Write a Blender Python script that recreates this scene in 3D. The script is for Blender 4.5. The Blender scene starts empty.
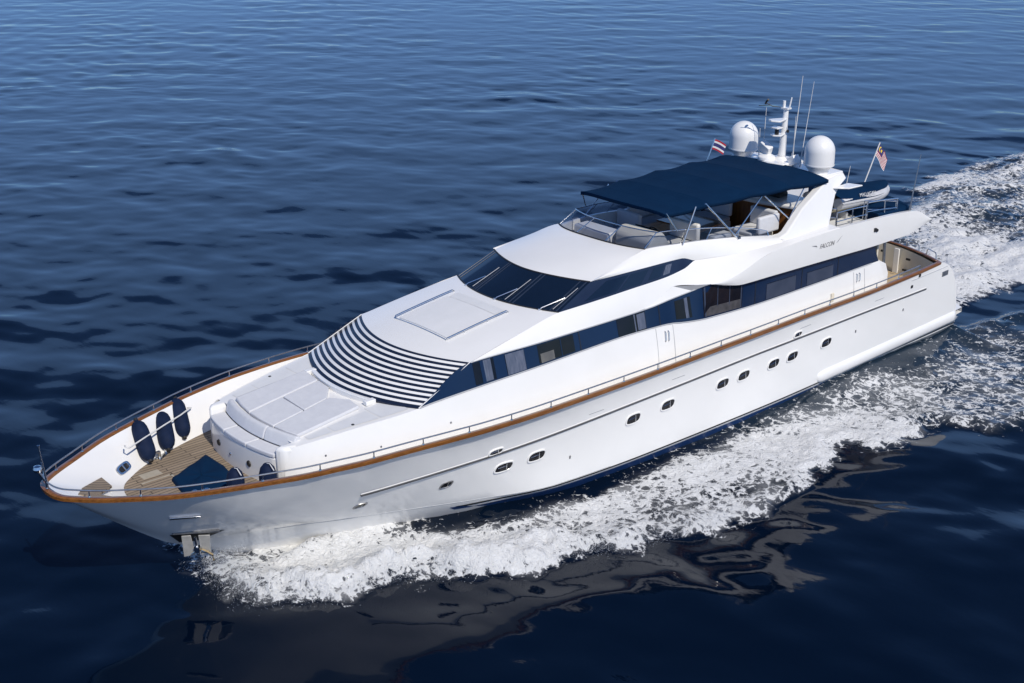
import bpy, bmesh, math, random
import numpy as np
from mathutils import Vector, Matrix

random.seed(7)
RNG = np.random.default_rng(11)
scene = bpy.context.scene
COL = scene.collection

# ------------------------------------------------------------------ camera
cam_d = bpy.data.cameras.new('camera')
cam = bpy.data.objects.new('camera', cam_d)
COL.objects.link(cam)
R_, U_, B_ = (-0.75128742, 0.65997516, 0.0), (-0.23643236, -0.26914446, 0.93362787), (0.6161712, 0.70142287, 0.35824433)
cam.matrix_world = Matrix(((R_[0], U_[0], B_[0], 9.4916), (R_[1], U_[1], B_[1], 26.4936),
                           (R_[2], U_[2], B_[2], 16.9465), (0, 0, 0, 1)))
cam_d.sensor_width = 36.0
cam_d.lens = 1320.0 / 1024.0 * 36.0
cam_d.clip_start = 0.5
cam_d.clip_end = 12000
scene.camera = cam

# ------------------------------------------------------------------ sky, sun, exposure
SUN_EL, SUN_V = 46.0, (0.20, 0.980)           # towards the sun: off the port side, a little forward
el = math.radians(SUN_EL)
sun_dir = Vector((SUN_V[0] * math.cos(el), SUN_V[1] * math.cos(el), math.sin(el)))
world = bpy.data.worlds.new('World')
scene.world = world
world.use_nodes = True
wn = world.node_tree
wn.nodes.clear()
sky = wn.nodes.new('ShaderNodeTexSky')
sky.sky_type = 'NISHITA'
sky.sun_disc = False
sky.sun_elevation = el
sky.sun_rotation = math.atan2(SUN_V[0], SUN_V[1])
sky.altitude = 0
sky.air_density = 0.75
sky.dust_density = 0.2
sky.ozone_density = 3.0
bg = wn.nodes.new('ShaderNodeBackground')
bg.inputs['Strength'].default_value = 0.083
wo = wn.nodes.new('ShaderNodeOutputWorld')
tint = wn.nodes.new('ShaderNodeVectorMath')
tint.operation = 'MULTIPLY'
tint.inputs[1].default_value = (0.66, 0.89, 1.20)
wn.links.new(sky.outputs[0], tint.inputs[0])
# a low band of thin cloud between the horizon haze and the deep blue overhead
wtc = wn.nodes.new('ShaderNodeTexCoord')
wsep = wn.nodes.new('ShaderNodeSeparateXYZ')
wn.links.new(wtc.outputs['Generated'], wsep.inputs[0])
wmap = wn.nodes.new('ShaderNodeMapping')
wmap.inputs['Scale'].default_value = (1.6, 1.6, 5.0)
wn.links.new(wtc.outputs['Generated'], wmap.inputs['Vector'])
wnz = wn.nodes.new('ShaderNodeTexNoise')
wnz.inputs['Scale'].default_value = 2.2
wnz.inputs['Detail'].default_value = 4
wn.links.new(wmap.outputs[0], wnz.inputs['Vector'])
wz = wn.nodes.new('ShaderNodeMath')
wz.operation = 'MULTIPLY_ADD'
wz.inputs[1].default_value = 0.30
wn.links.new(wnz.outputs['Fac'], wz.inputs[0])
wn.links.new(wsep.outputs['Z'], wz.inputs[2])
wr1 = wn.nodes.new('ShaderNodeValToRGB')
for p_, c_ in ((0.13, 0.0), (0.27, 0.85), (0.475, 0.85), (0.530, 0.0)):
    e_ = wr1.color_ramp.elements.new(p_)
    e_.color = (c_, c_, c_, 1)
wr1.color_ramp.elements.remove(wr1.color_ramp.elements[0])
wr1.color_ramp.elements.remove(wr1.color_ramp.elements[-1])
wn.links.new(wz.outputs[0], wr1.inputs['Fac'])
wmx = wn.nodes.new('ShaderNodeMix')
wmx.data_type = 'RGBA'
wn.links.new(wr1.outputs['Color'], wmx.inputs[0])
wn.links.new(tint.outputs[0], wmx.inputs[6])
wmx.inputs[7].default_value = (2.35, 4.6, 9.4, 1)
wn.links.new(wmx.outputs[2], bg.inputs['Color'])
wn.links.new(bg.outputs[0], wo.inputs['Surface'])
sun_l = bpy.data.lights.new('sun', 'SUN')
sun_l.energy = 3.3
sun_l.angle = math.radians(0.5)
sun_l.color = (1.0, 0.93, 0.815)
sun_o = bpy.data.objects.new('sun', sun_l)
COL.objects.link(sun_o)
sun_o.rotation_euler = (-sun_dir).to_track_quat('-Z', 'Y').to_euler()
sun_o.location = (0, 0, 60)
scene.view_settings.view_transform = 'Standard'
scene.view_settings.look = 'None'
scene.view_settings.exposure = 0.13
scene.view_settings.gamma = 1.0
scene.view_settings.use_curve_mapping = False
scene.render.engine = 'CYCLES'
scene.cycles.max_bounces = 6
scene.cycles.transparent_max_bounces = 10
scene.cycles.caustics_reflective = True
scene.cycles.blur_glossy = 0.6
scene.cycles.sample_clamp_indirect = 6.0
scene.cycles.use_denoising = True
scene.cycles.caustics_refractive = False

# ------------------------------------------------------------------ materials
def new_mat(name):
    m = bpy.data.materials.new(name)
    m.use_nodes = True
    nt = m.node_tree
    return m, nt, nt.nodes['Principled BSDF']

def lk(nt, a, b):
    nt.links.new(a, b)

def noise_node(nt, scale, detail=3, rough=0.5, vec=None, dist=0.0):
    n = nt.nodes.new('ShaderNodeTexNoise')
    n.inputs['Scale'].default_value = scale
    n.inputs['Detail'].default_value = detail
    n.inputs['Roughness'].default_value = rough
    n.inputs['Distortion'].default_value = dist
    if vec is not None:
        lk(nt, vec, n.inputs['Vector'])
    return n

def obj_coords(nt, scale=(1, 1, 1), rot=(0, 0, 0)):
    tc = nt.nodes.new('ShaderNodeTexCoord')
    mp = nt.nodes.new('ShaderNodeMapping')
    mp.inputs['Scale'].default_value = scale
    mp.inputs['Rotation'].default_value = rot
    lk(nt, tc.outputs['Object'], mp.inputs['Vector'])
    return mp.outputs['Vector']

def ramp(nt, fac, stops):
    r = nt.nodes.new('ShaderNodeValToRGB')
    e = r.color_ramp.elements
    while len(e) > 1:
        e.remove(e[-1])
    e[0].position, e[0].color = stops[0][0], (*stops[0][1], 1)
    for p, c in stops[1:]:
        k = e.new(p)
        k.color = (*c, 1)
    lk(nt, fac, r.inputs['Fac'])
    return r.outputs['Color']

def mottled(name, c0, c1, scale, rough=0.4, bump=0.0, bscale=None, metal=0.0, coat=0.0, stretch=(1, 1, 1), spec=0.5):
    m, nt, b = new_mat(name)
    v = obj_coords(nt, stretch)
    n = noise_node(nt, scale, 4, 0.6, v)
    lk(nt, ramp(nt, n.outputs['Fac'], [(0.3, c0), (0.7, c1)]), b.inputs['Base Color'])
    b.inputs['Roughness'].default_value = rough
    b.inputs['Metallic'].default_value = metal
    b.inputs['Coat Weight'].default_value = coat
    b.inputs['Specular IOR Level'].default_value = spec
    if bump:
        bn = nt.nodes.new('ShaderNodeBump')
        bn.inputs['Strength'].default_value = bump
        bn.inputs['Distance'].default_value = 0.02
        n2 = noise_node(nt, bscale or scale * 6, 3, 0.6, v)
        lk(nt, n2.outputs['Fac'], bn.inputs['Height'])
        lk(nt, bn.outputs['Normal'], b.inputs['Normal'])
    return m

GEL = mottled('white_gelcoat', (0.82, 0.815, 0.80), (0.855, 0.85, 0.84), 0.7, rough=0.22, coat=0.3)
HULLW = mottled('hull_gelcoat', (0.83, 0.825, 0.81), (0.86, 0.855, 0.84), 0.5, rough=0.16, coat=0.15)
NONSKID = mottled('nonskid_white', (0.66, 0.67, 0.69), (0.71, 0.72, 0.73), 3.0, rough=0.6, bump=0.15, bscale=60)
CUSH = mottled('pale_grey_fabric', (0.60, 0.61, 0.645), (0.66, 0.67, 0.70), 5.0, rough=0.8, bump=0.25, bscale=35)
VINYL = mottled('white_vinyl', (0.72, 0.71, 0.67), (0.78, 0.77, 0.74), 3.0, rough=0.45, bump=0.1, bscale=20)
CREAM = mottled('cream_laminate', (0.70, 0.64, 0.52), (0.76, 0.70, 0.58), 1.5, rough=0.4)
NAVY = mottled('navy_gloss_paint', (0.004, 0.016, 0.052), (0.006, 0.020, 0.062), 0.6, rough=0.15, coat=0.05, spec=0.35)
BOOT = mottled('boot_stripe_blue', (0.012, 0.045, 0.15), (0.02, 0.06, 0.19), 1.5, rough=0.3)
CANVAS = mottled('navy_canvas', (0.0016, 0.017, 0.052), (0.0026, 0.022, 0.064), 1.6, rough=0.9, bump=0.3, bscale=9, spec=0.08)
FENDERM = mottled('navy_fender_cover', (0.006, 0.013, 0.038), (0.010, 0.020, 0.054), 6.0, rough=0.7, bump=0.3, bscale=30, spec=0.12)
BLACK = mottled('black_rubber', (0.012, 0.012, 0.014), (0.02, 0.02, 0.022), 8.0, rough=0.55)
STEEL = mottled('stainless_steel', (0.62, 0.63, 0.64), (0.72, 0.73, 0.74), 9.0, rough=0.2, metal=1.0)
DULLST = mottled('dull_steel', (0.28, 0.28, 0.29), (0.4, 0.4, 0.4), 6.0, rough=0.4, metal=0.9)
GLASS = mottled('dark_window_glass', (0.004, 0.010, 0.024), (0.006, 0.014, 0.032), 0.8, rough=0.04, spec=0.6)
PANE = mottled('smoked_pane', (0.003, 0.0035, 0.006), (0.010, 0.010, 0.014), 1.4, rough=0.05, spec=0.35)
CURT = mottled('window_curtain', (0.05, 0.07, 0.115), (0.13, 0.15, 0.21), 11.0, rough=0.5, stretch=(2.2, 1, 0.05))
BLIND = mottled('window_blind', (0.03, 0.042, 0.075), (0.05, 0.064, 0.105), 2.0, rough=0.3)
REFLECT = mottled('painted_pane_reflection', (0.10, 0.10, 0.10), (0.17, 0.165, 0.15), 3.0, rough=0.5)  # pale tone that paints light reflected in a window pane
TAN = mottled('tan_rope', (0.30, 0.22, 0.11), (0.42, 0.32, 0.18), 30.0, rough=0.8)
ROPE = mottled('white_rope', (0.6, 0.6, 0.6), (0.72, 0.72, 0.70), 40.0, rough=0.8)
HYPA = mottled('grey_inflatable_tube', (0.55, 0.55, 0.56), (0.62, 0.62, 0.63), 4.0, rough=0.45)
DIRTY = mottled('weathered_cream', (0.42, 0.37, 0.22), (0.55, 0.51, 0.38), 2.5, rough=0.5)
RED = mottled('flag_red', (0.32, 0.010, 0.025), (0.40, 0.014, 0.03), 10, rough=0.8)
FWHITE = mottled('flag_white', (0.62, 0.62, 0.62), (0.70, 0.70, 0.70), 10, rough=0.8)
FBLUE = mottled('flag_blue', (0.02, 0.025, 0.12), (0.03, 0.03, 0.15), 10, rough=0.8)
FYEL = mottled('flag_yellow', (0.75, 0.52, 0.04), (0.8, 0.58, 0.06), 10, rough=0.8)
GREYP = mottled('grey_panel', (0.42, 0.43, 0.45), (0.47, 0.48, 0.50), 2.0, rough=0.5)
LETTER = mottled('dark_lettering', (0.14, 0.14, 0.15), (0.20, 0.20, 0.21), 8.0, rough=0.3)

def wood_mat(name, dark, light, rough, coat, scale=(1.2, 14, 14)):
    m, nt, b = new_mat(name)
    v = obj_coords(nt, scale)
    n = noise_node(nt, 1.6, 6, 0.65, v, 0.6)
    lk(nt, ramp(nt, n.outputs['Fac'], [(0.3, dark), (0.5, tuple((a + c) / 2 for a, c in zip(dark, light))), (0.72, light)]), b.inputs['Base Color'])
    b.inputs['Roughness'].default_value = rough
    b.inputs['Coat Weight'].default_value = coat
    return m
WOOD = wood_mat('varnished_teak', (0.12, 0.040, 0.008), (0.29, 0.118, 0.026), 0.3, 0.35)
RAILST = mottled('rail_steel', (0.36, 0.37, 0.38), (0.5, 0.5, 0.51), 9.0, rough=0.3, metal=0.85)
WOODV = wood_mat('varnished_panel', (0.10, 0.035, 0.010), (0.30, 0.13, 0.04), 0.3, 0.5, (14, 14, 1.0))

def teak_deck_mat():
    m, nt, b = new_mat('teak_deck')
    v = obj_coords(nt, (1, 1, 1))
    br = nt.nodes.new('ShaderNodeTexBrick')
    br.inputs['Color1'].default_value = (0.345, 0.275, 0.205, 1)
    br.inputs['Color2'].default_value = (0.265, 0.21, 0.15, 1)
    br.inputs['Mortar'].default_value = (0.05, 0.04, 0.03, 1)
    br.inputs['Scale'].default_value = 1.0
    br.inputs['Mortar Size'].default_value = 0.012
    br.inputs['Brick Width'].default_value = 1.7
    br.inputs['Row Height'].default_value = 0.125
    lk(nt, v, br.inputs['Vector'])
    n = noise_node(nt, 2.0, 5, 0.65, obj_coords(nt, (2, 22, 5)))
    mx = nt.nodes.new('ShaderNodeMix')
    mx.data_type = 'RGBA'
    mx.blend_type = 'MULTIPLY'
    mx.inputs[0].default_value = 0.7
    lk(nt, br.outputs['Color'], mx.inputs[6])
    lk(nt, ramp(nt, n.outputs['Fac'], [(0.25, (0.6, 0.58, 0.55)), (0.75, (1.15, 1.12, 1.08))]), mx.inputs[7])
    lk(nt, mx.outputs[2], b.inputs['Base Color'])
    b.inputs['Roughness'].default_value = 0.65
    return m
TEAK = teak_deck_mat()

def tinted_glass():
    m, nt, b = new_mat('tinted_screen_glass')
    out = nt.nodes['Material Output']
    nt.nodes.remove(b)
    tr = nt.nodes.new('ShaderNodeBsdfTransparent')
    tr.inputs['Color'].default_value = (0.60, 0.63, 0.70, 1)
    gl = nt.nodes.new('ShaderNodeBsdfGlossy')
    gl.inputs['Roughness'].default_value = 0.03
    fr = nt.nodes.new('ShaderNodeLayerWeight')
    fr.inputs['Blend'].default_value = 0.5
    pw = nt.nodes.new('ShaderNodeMath')
    pw.operation = 'POWER'
    pw.inputs[1].default_value = 4.0
    lk(nt, fr.outputs['Facing'], pw.inputs[0])
    ma = nt.nodes.new('ShaderNodeMath')
    ma.operation = 'MULTIPLY_ADD'
    ma.inputs[1].default_value = 0.6
    ma.inputs[2].default_value = 0.04
    lk(nt, pw.outputs[0], ma.inputs[0])
    mx = nt.nodes.new('ShaderNodeMixShader')
    lk(nt, ma.outputs[0], mx.inputs[0])
    lk(nt, tr.outputs[0], mx.inputs[1])
    lk(nt, gl.outputs[0], mx.inputs[2])
    lk(nt, mx.outputs[0], out.inputs['Surface'])
    return m
TINT = tinted_glass()

# ------------------------------------------------------------------ mesh helpers
class MB:
    def __init__(s):
        s.v, s.f, s.m = [], [], []
    def add(s, verts, faces, mi=0):
        o = len(s.v)
        s.v += [tuple(float(c) for c in p) for p in verts]
        s.f += [tuple(i + o for i in f) for f in faces]
        s.m += [mi] * len(faces)
        return s
    def grid(s, rows, mi=0, closed=False):
        n = len(rows[0])
        vs = [p for r in rows for p in r]
        fs = []
        for i in range(len(rows) - 1):
            for j in range(n - 1 + (1 if closed else 0)):
                a, b = i * n + j, i * n + (j + 1) % n
                fs.append((a, b, b + n, a + n))
        return s.add(vs, fs, mi)
    def box(s, c, d, mi=0, rot=None):
        hx, hy, hz = d[0] / 2, d[1] / 2, d[2] / 2
        vs = [Vector((x, y, z)) for x in (-hx, hx) for y in (-hy, hy) for z in (-hz, hz)]
        if rot is not None:
            vs = [rot @ v for v in vs]
        vs = [v + Vector(c) for v in vs]
        return s.add(vs, [(0, 1, 3, 2), (4, 6, 7, 5), (0, 4, 5, 1), (2, 3, 7, 6), (0, 2, 6, 4), (1, 5, 7, 3)], mi)
    def tube(s, path, r, seg=8, mi=0, closed=False, cap=True):
        P = [Vector(p) for p in path]
        n = len(P)
        rows = []
        for i, p in enumerate(P):
            a = P[(i - 1) % n] if closed else P[max(0, i - 1)]
            b = P[(i + 1) % n] if closed else P[min(n - 1, i + 1)]
            t = (b - a).normalized()
            up = Vector((0, 0, 1)) if abs(t.z) < 0.95 else Vector((1, 0, 0))
            l = t.cross(up).normalized()
            u = l.cross(t)
            rr = r[i] if isinstance(r, (list, tuple)) else r
            rows.append([p + (l * math.cos(q) + u * math.sin(q)) * rr for q in [2 * math.pi * k / seg for k in range(seg)]])
        if closed:
            rows.append(rows[0])
        o = len(s.v)
        s.grid(rows, mi, True)
        if cap and not closed:
            s.f += [tuple(o + k for k in range(seg))[::-1], tuple(o + (n - 1) * seg + k for k in range(seg))]
            s.m += [mi, mi]
        return s
    def sweep(s, path, prof, mi=0, cap=True):
        """profile (lateral to the right of travel, up) along a path"""
        P = [Vector(p) for p in path]
        n = len(P)
        rows = []
        for i, p in enumerate(P):
            t = P[min(n - 1, i + 1)] - P[max(0, i - 1)]
            t.z = 0
            t.normalize()
            l = Vector((t.y, -t.x, 0))
            rows.append([p + l * a + Vector((0, 0, b)) for a, b in prof])
        o = len(s.v)
        s.grid(rows, mi, True)
        k = len(prof)
        if cap:
            s.f += [tuple(o + j for j in range(k)), tuple(o + (n - 1) * k + j for j in range(k))[::-1]]
            s.m += [mi, mi]
        return s
    def lathe(s, c, prof, seg=32, mi=0, axis=None):
        rows = []
        ax = Vector(axis).normalized() if axis is not None else Vector((0, 0, 1))
        q = Vector((0, 0, 1)).rotation_difference(ax)
        for r, z in prof:
            rows.append([Vector(c) + q @ Vector((r * math.cos(2 * math.pi * k / seg), r * math.sin(2 * math.pi * k / seg), z)) for k in range(seg)])
        return s.grid(rows, mi, True)
    def prism(s, poly, off, mi=0):
        n = len(poly)
        a = [Vector(p) for p in poly]
        b = [p + Vector(off) for p in a]
        fs = [tuple(range(n))[::-1], tuple(range(n, 2 * n))] + [(i, (i + 1) % n, (i + 1) % n + n, i + n) for i in range(n)]
        return s.add(a + b, fs, mi)
    def mirror(s):
        o = len(s.v)
        s.v += [(x, -y, z) for x, y, z in s.v]
        s.f += [tuple(i + o for i in f)[::-1] for f in s.f]
        s.m += s.m
        return s
    def build(s, name, mats, parent=None, bevel=0.0, smooth=True, angle=32, solid=0.0, recalc=True):
        me = bpy.data.meshes.new(name)
        me.from_pydata(s.v, [], s.f)
        bm = bmesh.new()
        bm.from_mesh(me)
        for f, k in zip(bm.faces, s.m):
            f.material_index = k
        bmesh.ops.remove_doubles(bm, verts=bm.verts, dist=0.0006)
        bmesh.ops.dissolve_degenerate(bm, edges=bm.edges, dist=0.0004)
        if recalc:
            bmesh.ops.recalc_face_normals(bm, faces=bm.faces)
        bm.to_mesh(me)
        bm.free()
        for m in (mats if isinstance(mats, (list, tuple)) else [mats]):
            me.materials.append(m)
        if smooth:
            for p in me.polygons:
                p.use_smooth = True
            me.set_sharp_from_angle(angle=math.radians(angle))
        o = bpy.data.objects.new(name, me)
        COL.objects.link(o)
        if parent is not None:
            o.parent = parent
            o.matrix_parent_inverse = Matrix.Identity(4)
        if solid:
            md = o.modifiers.new('thickness', 'SOLIDIFY')
            md.thickness = solid
            md.offset = 0
        if bevel:
            md = o.modifiers.new('soft_edges', 'BEVEL')
            md.width = bevel
            md.segments = 3
            md.limit_method = 'ANGLE'
            md.angle_limit = math.radians(40)
        return o

def build_lr(mb, name, mats, parent, **kw):
    port_o = mb.build(name, mats, parent, **kw)
    m2 = MB()
    m2.v = [(x, -y, z) for x, y, z in mb.v]
    m2.f = [f[::-1] for f in mb.f]
    m2.m = list(mb.m)
    m2.build(name, mats, parent, **kw)
    return port_o

def tag(o, label=None, cat=None, group=None, kind=None):
    if label: o['label'] = label
    if cat: o['category'] = cat
    if group: o['group'] = group
    if kind: o['kind'] = kind
    return o

def empty(name, loc=(0, 0, 0)):
    o = bpy.data.objects.new(name, None)
    COL.objects.link(o)
    o.location = loc
    return o

class Curve3:
    """smooth curve through 3D points, parametrised by chord length (0..1), monotone cubic per axis"""
    def __init__(s, pts):
        p = np.array(pts, float)
        d = np.linalg.norm(np.diff(p, axis=0), axis=1)
        s.t = np.concatenate([[0], np.cumsum(d)])
        s.t /= s.t[-1]
        s.p = p
        h = np.diff(s.t)[:, None]
        dl = np.diff(p, axis=0) / h
        m = np.zeros_like(p)
        m[0], m[-1] = dl[0], dl[-1]
        for i in range(1, len(p) - 1):
            w1, w2 = 2 * h[i] + h[i - 1], h[i] + 2 * h[i - 1]
            ok = dl[i - 1] * dl[i] > 0
            with np.errstate(divide='ignore', invalid='ignore'):
                v = (w1 + w2) / (w1 / dl[i - 1] + w2 / dl[i])
            m[i] = np.where(ok, v, 0)
        s.m = m
        u = np.linspace(0, 1, 600)
        s.dense = s(u)
    def __call__(s, u):
        u = np.atleast_1d(np.asarray(u, float))
        i = np.clip(np.searchsorted(s.t, u, side='right') - 1, 0, len(s.t) - 2)
        h = (s.t[i + 1] - s.t[i])
        q = ((u - s.t[i]) / h)[:, None]
        h = h[:, None]
        return ((1 + 2 * q) * (1 - q) ** 2 * s.p[i] + q * (1 - q) ** 2 * h * s.m[i] + q * q * (3 - 2 * q) * s.p[i + 1] + q * q * (q - 1) * h * s.m[i + 1])
    def atx(s, x):
        """(y, z) where the curve crosses x"""
        d = s.dense
        o = np.argsort(d[:, 0])
        return float(np.interp(x, d[o, 0], d[o, 1])), float(np.interp(x, d[o, 0], d[o, 2]))

def strip(mb, A, B, n=60, k=2, bulge=None, u=None, mi=0):
    """surface between two curves; bulge(v) offsets outwards in y"""
    u = np.linspace(0, 1, n) if u is None else u
    a, b = A(u), B(u)
    rows = []
    for j in range(k + 1):
        v = j / k
        r = a * (1 - v) + b * v
        if bulge is not None:
            r = r.copy()
            r[:, 1] += bulge * 4 * v * (1 - v)
        rows.append([tuple(p) for p in r])
    mb.grid(rows, mi)
    return mb

def strip_x(mb, A, B, x0, x1, n=60, k=2, mi=0, dy=0.0):
    rows = [[] for _ in range(k + 1)]
    for x in np.linspace(x0, x1, n):
        ya, za = A.atx(x)
        yb, zb = B.atx(x)
        for j in range(k + 1):
            v = j / k
            rows[j].append((x, ya * (1 - v) + yb * v + dy, za * (1 - v) + zb * v))
    mb.grid(rows, mi)
    return mb

class Arc:
    """transverse arc bulging forward: y in [-s, s]"""
    def __init__(s, x, z, hw, b, cz, p=2.0):
        s.x, s.z, s.hw, s.b, s.cz, s.p = x, z, hw, b, cz, p
    def __call__(s, u):
        w = 1 - abs(u) ** s.p
        return Vector((s.x + s.b * w, u * s.hw, s.z + s.cz * w))

def arc_grid(mb, A, B, nu=33, nv=12, crown=0.0, off=0.0, mi=0, u0=-1, u1=1, v0=0, v1=1):
    rows = []
    for j in range(nv + 1):
        v = v0 + (v1 - v0) * j / nv
        rows.append([arc_pt(A, B, u0 + (u1 - u0) * i / (nu - 1), v, off, crown) for i in range(nu)])
    mb.grid(rows, mi)
    return mb

def arc_raw(A, B, u, v, crown=0.0):
    p = A(u).lerp(B(u), v)
    p.z += crown * 4 * v * (1 - v) * (1 - 0.3 * u * u)
    return p

def arc_pt(A, B, u, v, off=0.0, crown=0.0):
    p = arc_raw(A, B, u, v, crown)
    if off:
        e = 1e-3
        du = arc_raw(A, B, u + e, v, crown) - arc_raw(A, B, u - e, v, crown)
        dv = arc_raw(A, B, u, v + e, crown) - arc_raw(A, B, u, v - e, crown)
        n = du.cross(dv).normalized()
        if n.z < 0: n = -n
        p = p + n * off
    return p

# ------------------------------------------------------------------ sea
def vnoise(x, y, seed=0):
    tab = np.random.default_rng(seed).random(65536)
    xi, yi = np.floor(x).astype(np.int64), np.floor(y).astype(np.int64)
    fx, fy = x - xi, y - yi
    fx, fy = fx * fx * fx * (fx * (fx * 6 - 15) + 10), fy * fy * fy * (fy * (fy * 6 - 15) + 10)
    def h(a, b):
        return tab[((a * 73856093) ^ (b * 19349663)) & 65535]
    return (h(xi, yi) * (1 - fx) + h(xi + 1, yi) * fx) * (1 - fy) + (h(xi, yi + 1) * (1 - fx) + h(xi + 1, yi + 1) * fx) * fy

def fbm(x, y, octv=4, seed=0, gain=0.5):
    s, a, tot = 0, 1.0, 0
    for o in range(octv):
        c, n = math.cos(0.6 * o), math.sin(0.6 * o)
        s = s + a * vnoise((x * c - y * n) * 2 ** o + 17.3 * o, (x * n + y * c) * 2 ** o + 5.1 * o, seed + o)
        tot += a
        a *= gain
    return s / tot

def sdf(poly, X, Y):
    """signed distance, positive inside"""
    d = np.full(X.shape, 1e9)
    inside = np.zeros(X.shape, bool)
    n = len(poly)
    for i in range(n):
        x0, y0 = poly[i]
        x1, y1 = poly[(i + 1) % n]
        ex, ey = x1 - x0, y1 - y0
        t = np.clip(((X - x0) * ex + (Y - y0) * ey) / (ex * ex + ey * ey + 1e-9), 0, 1)
        d = np.minimum(d, (X - x0 - t * ex) ** 2 + (Y - y0 - t * ey) ** 2)
        if y0 != y1:
            inside ^= ((y0 > Y) != (y1 > Y)) & (X < (x1 - x0) * (Y - y0) / (y1 - y0) + x0)
    return np.where(inside, np.sqrt(d), -np.sqrt(d))

def sstep(a, b, x):
    t = np.clip((x - a) / (b - a), 0, 1)
    return t * t * (3 - 2 * t)

WAKE_OUTER = [(-2.9, -0.2), (-3.1, 1.0), (-3.33, 1.9), (-3.85, 2.75), (-5.3, 3.75), (-6.85, 3.95), (-7.82, 4.6), (-8.37, 5.05), (-9.45, 5.65), (-10.59, 5.65), (-11.2, 6.05),
              (-12.05, 6.65), (-12.99, 6.6), (-14.27, 7.3), (-15.56, 7.4), (-16.65, 7.7), (-17.85, 7.65), (-20.16, 6.9), (-21.13, 6.3), (-21.64, 6.65),
              (-21.6, 7.3), (-22.58, 7.55), (-24.13, 7.4), (-25.05, 7.6), (-25.42, 8.0), (-25.29, 8.8), (-26.35, 9.4), (-29, 10.2), (-34, 12.0), (-45, 15.5),
              (-70, 21), (-70, 9), (-50, 6.5), (-40, 4.2), (-36, 3.4), (-31.8, 2.6), (-28, 2.4), (-20, 2.4), (-12.5, 2.2), (-9, 0.6), (-5.5, -0.3)]
STERN_WAKE = [(-31.4, 2.6), (-33.4, 2.5), (-36.0, 1.9), (-38.5, 2.2), (-41, 2.0), (-46, 3.0), (-75, 6.0), (-110, 9), (-110, -8), (-75, -10.0), (-62, -10.4), (-56, -10.5), (-53, -10.2), (-50, -9.9), (-48.3, -8.9), (-44, -6.6),
              (-38, -5.4), (-31.4, -3.4)]
DENS = [(-3.8, 0.9, 0.6), (-4.3, 2.2, 0.78), (-5.4, 2.4, 1.02), (-7.6, 2.7, 1.12), (-9.8, 4.0, 1.0), (-13.5, 4.2, 0.98), (-11.9, 5.5, 0.82), (-14.3, 6.2, 0.5), (-16.5, 5.0, 0.84), (-17.2, 6.7, 0.5),
        (-19.8, 4.6, 0.9), (-22.0, 5.6, 0.82), (-23.1, 3.8, 0.5), (-25.1, 3.8, 0.3), (-23.1, 6.6, 0.72), (-25.6, 5.7, 0.55), (-27.5, 4.0, 0.2),
        (-28.0, 5.4, 0.5), (-28.0, 7.8, 0.55), (-32.0, 5.3, 0.4), (-31.0, 4.4, 0.3), (-35.9, 3.5, 0.2), (-40.5, 0.5, 0.95), (-36.5, 0.3, 0.95), (-43.5, -2.7, 0.8),
        (-49.1, -4.4, 0.42), (-51.1, -8.4, 0.66), (-56.6, -9.2, 0.55), (-51.0, -6.6, 0.34), (-47, -1, 0.62), (-10.6, 2.9, 0.3), (-13.8, 3.3, 0.3), (-34, -2, 0.85), (-18, 3.5, 0.45),
        (-60, -3, 0.6), (-70, 0, 0.5), (-40, 8, 0.5), (-45, 11, 0.4), (-21, 3.6, 0.4)]

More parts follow.
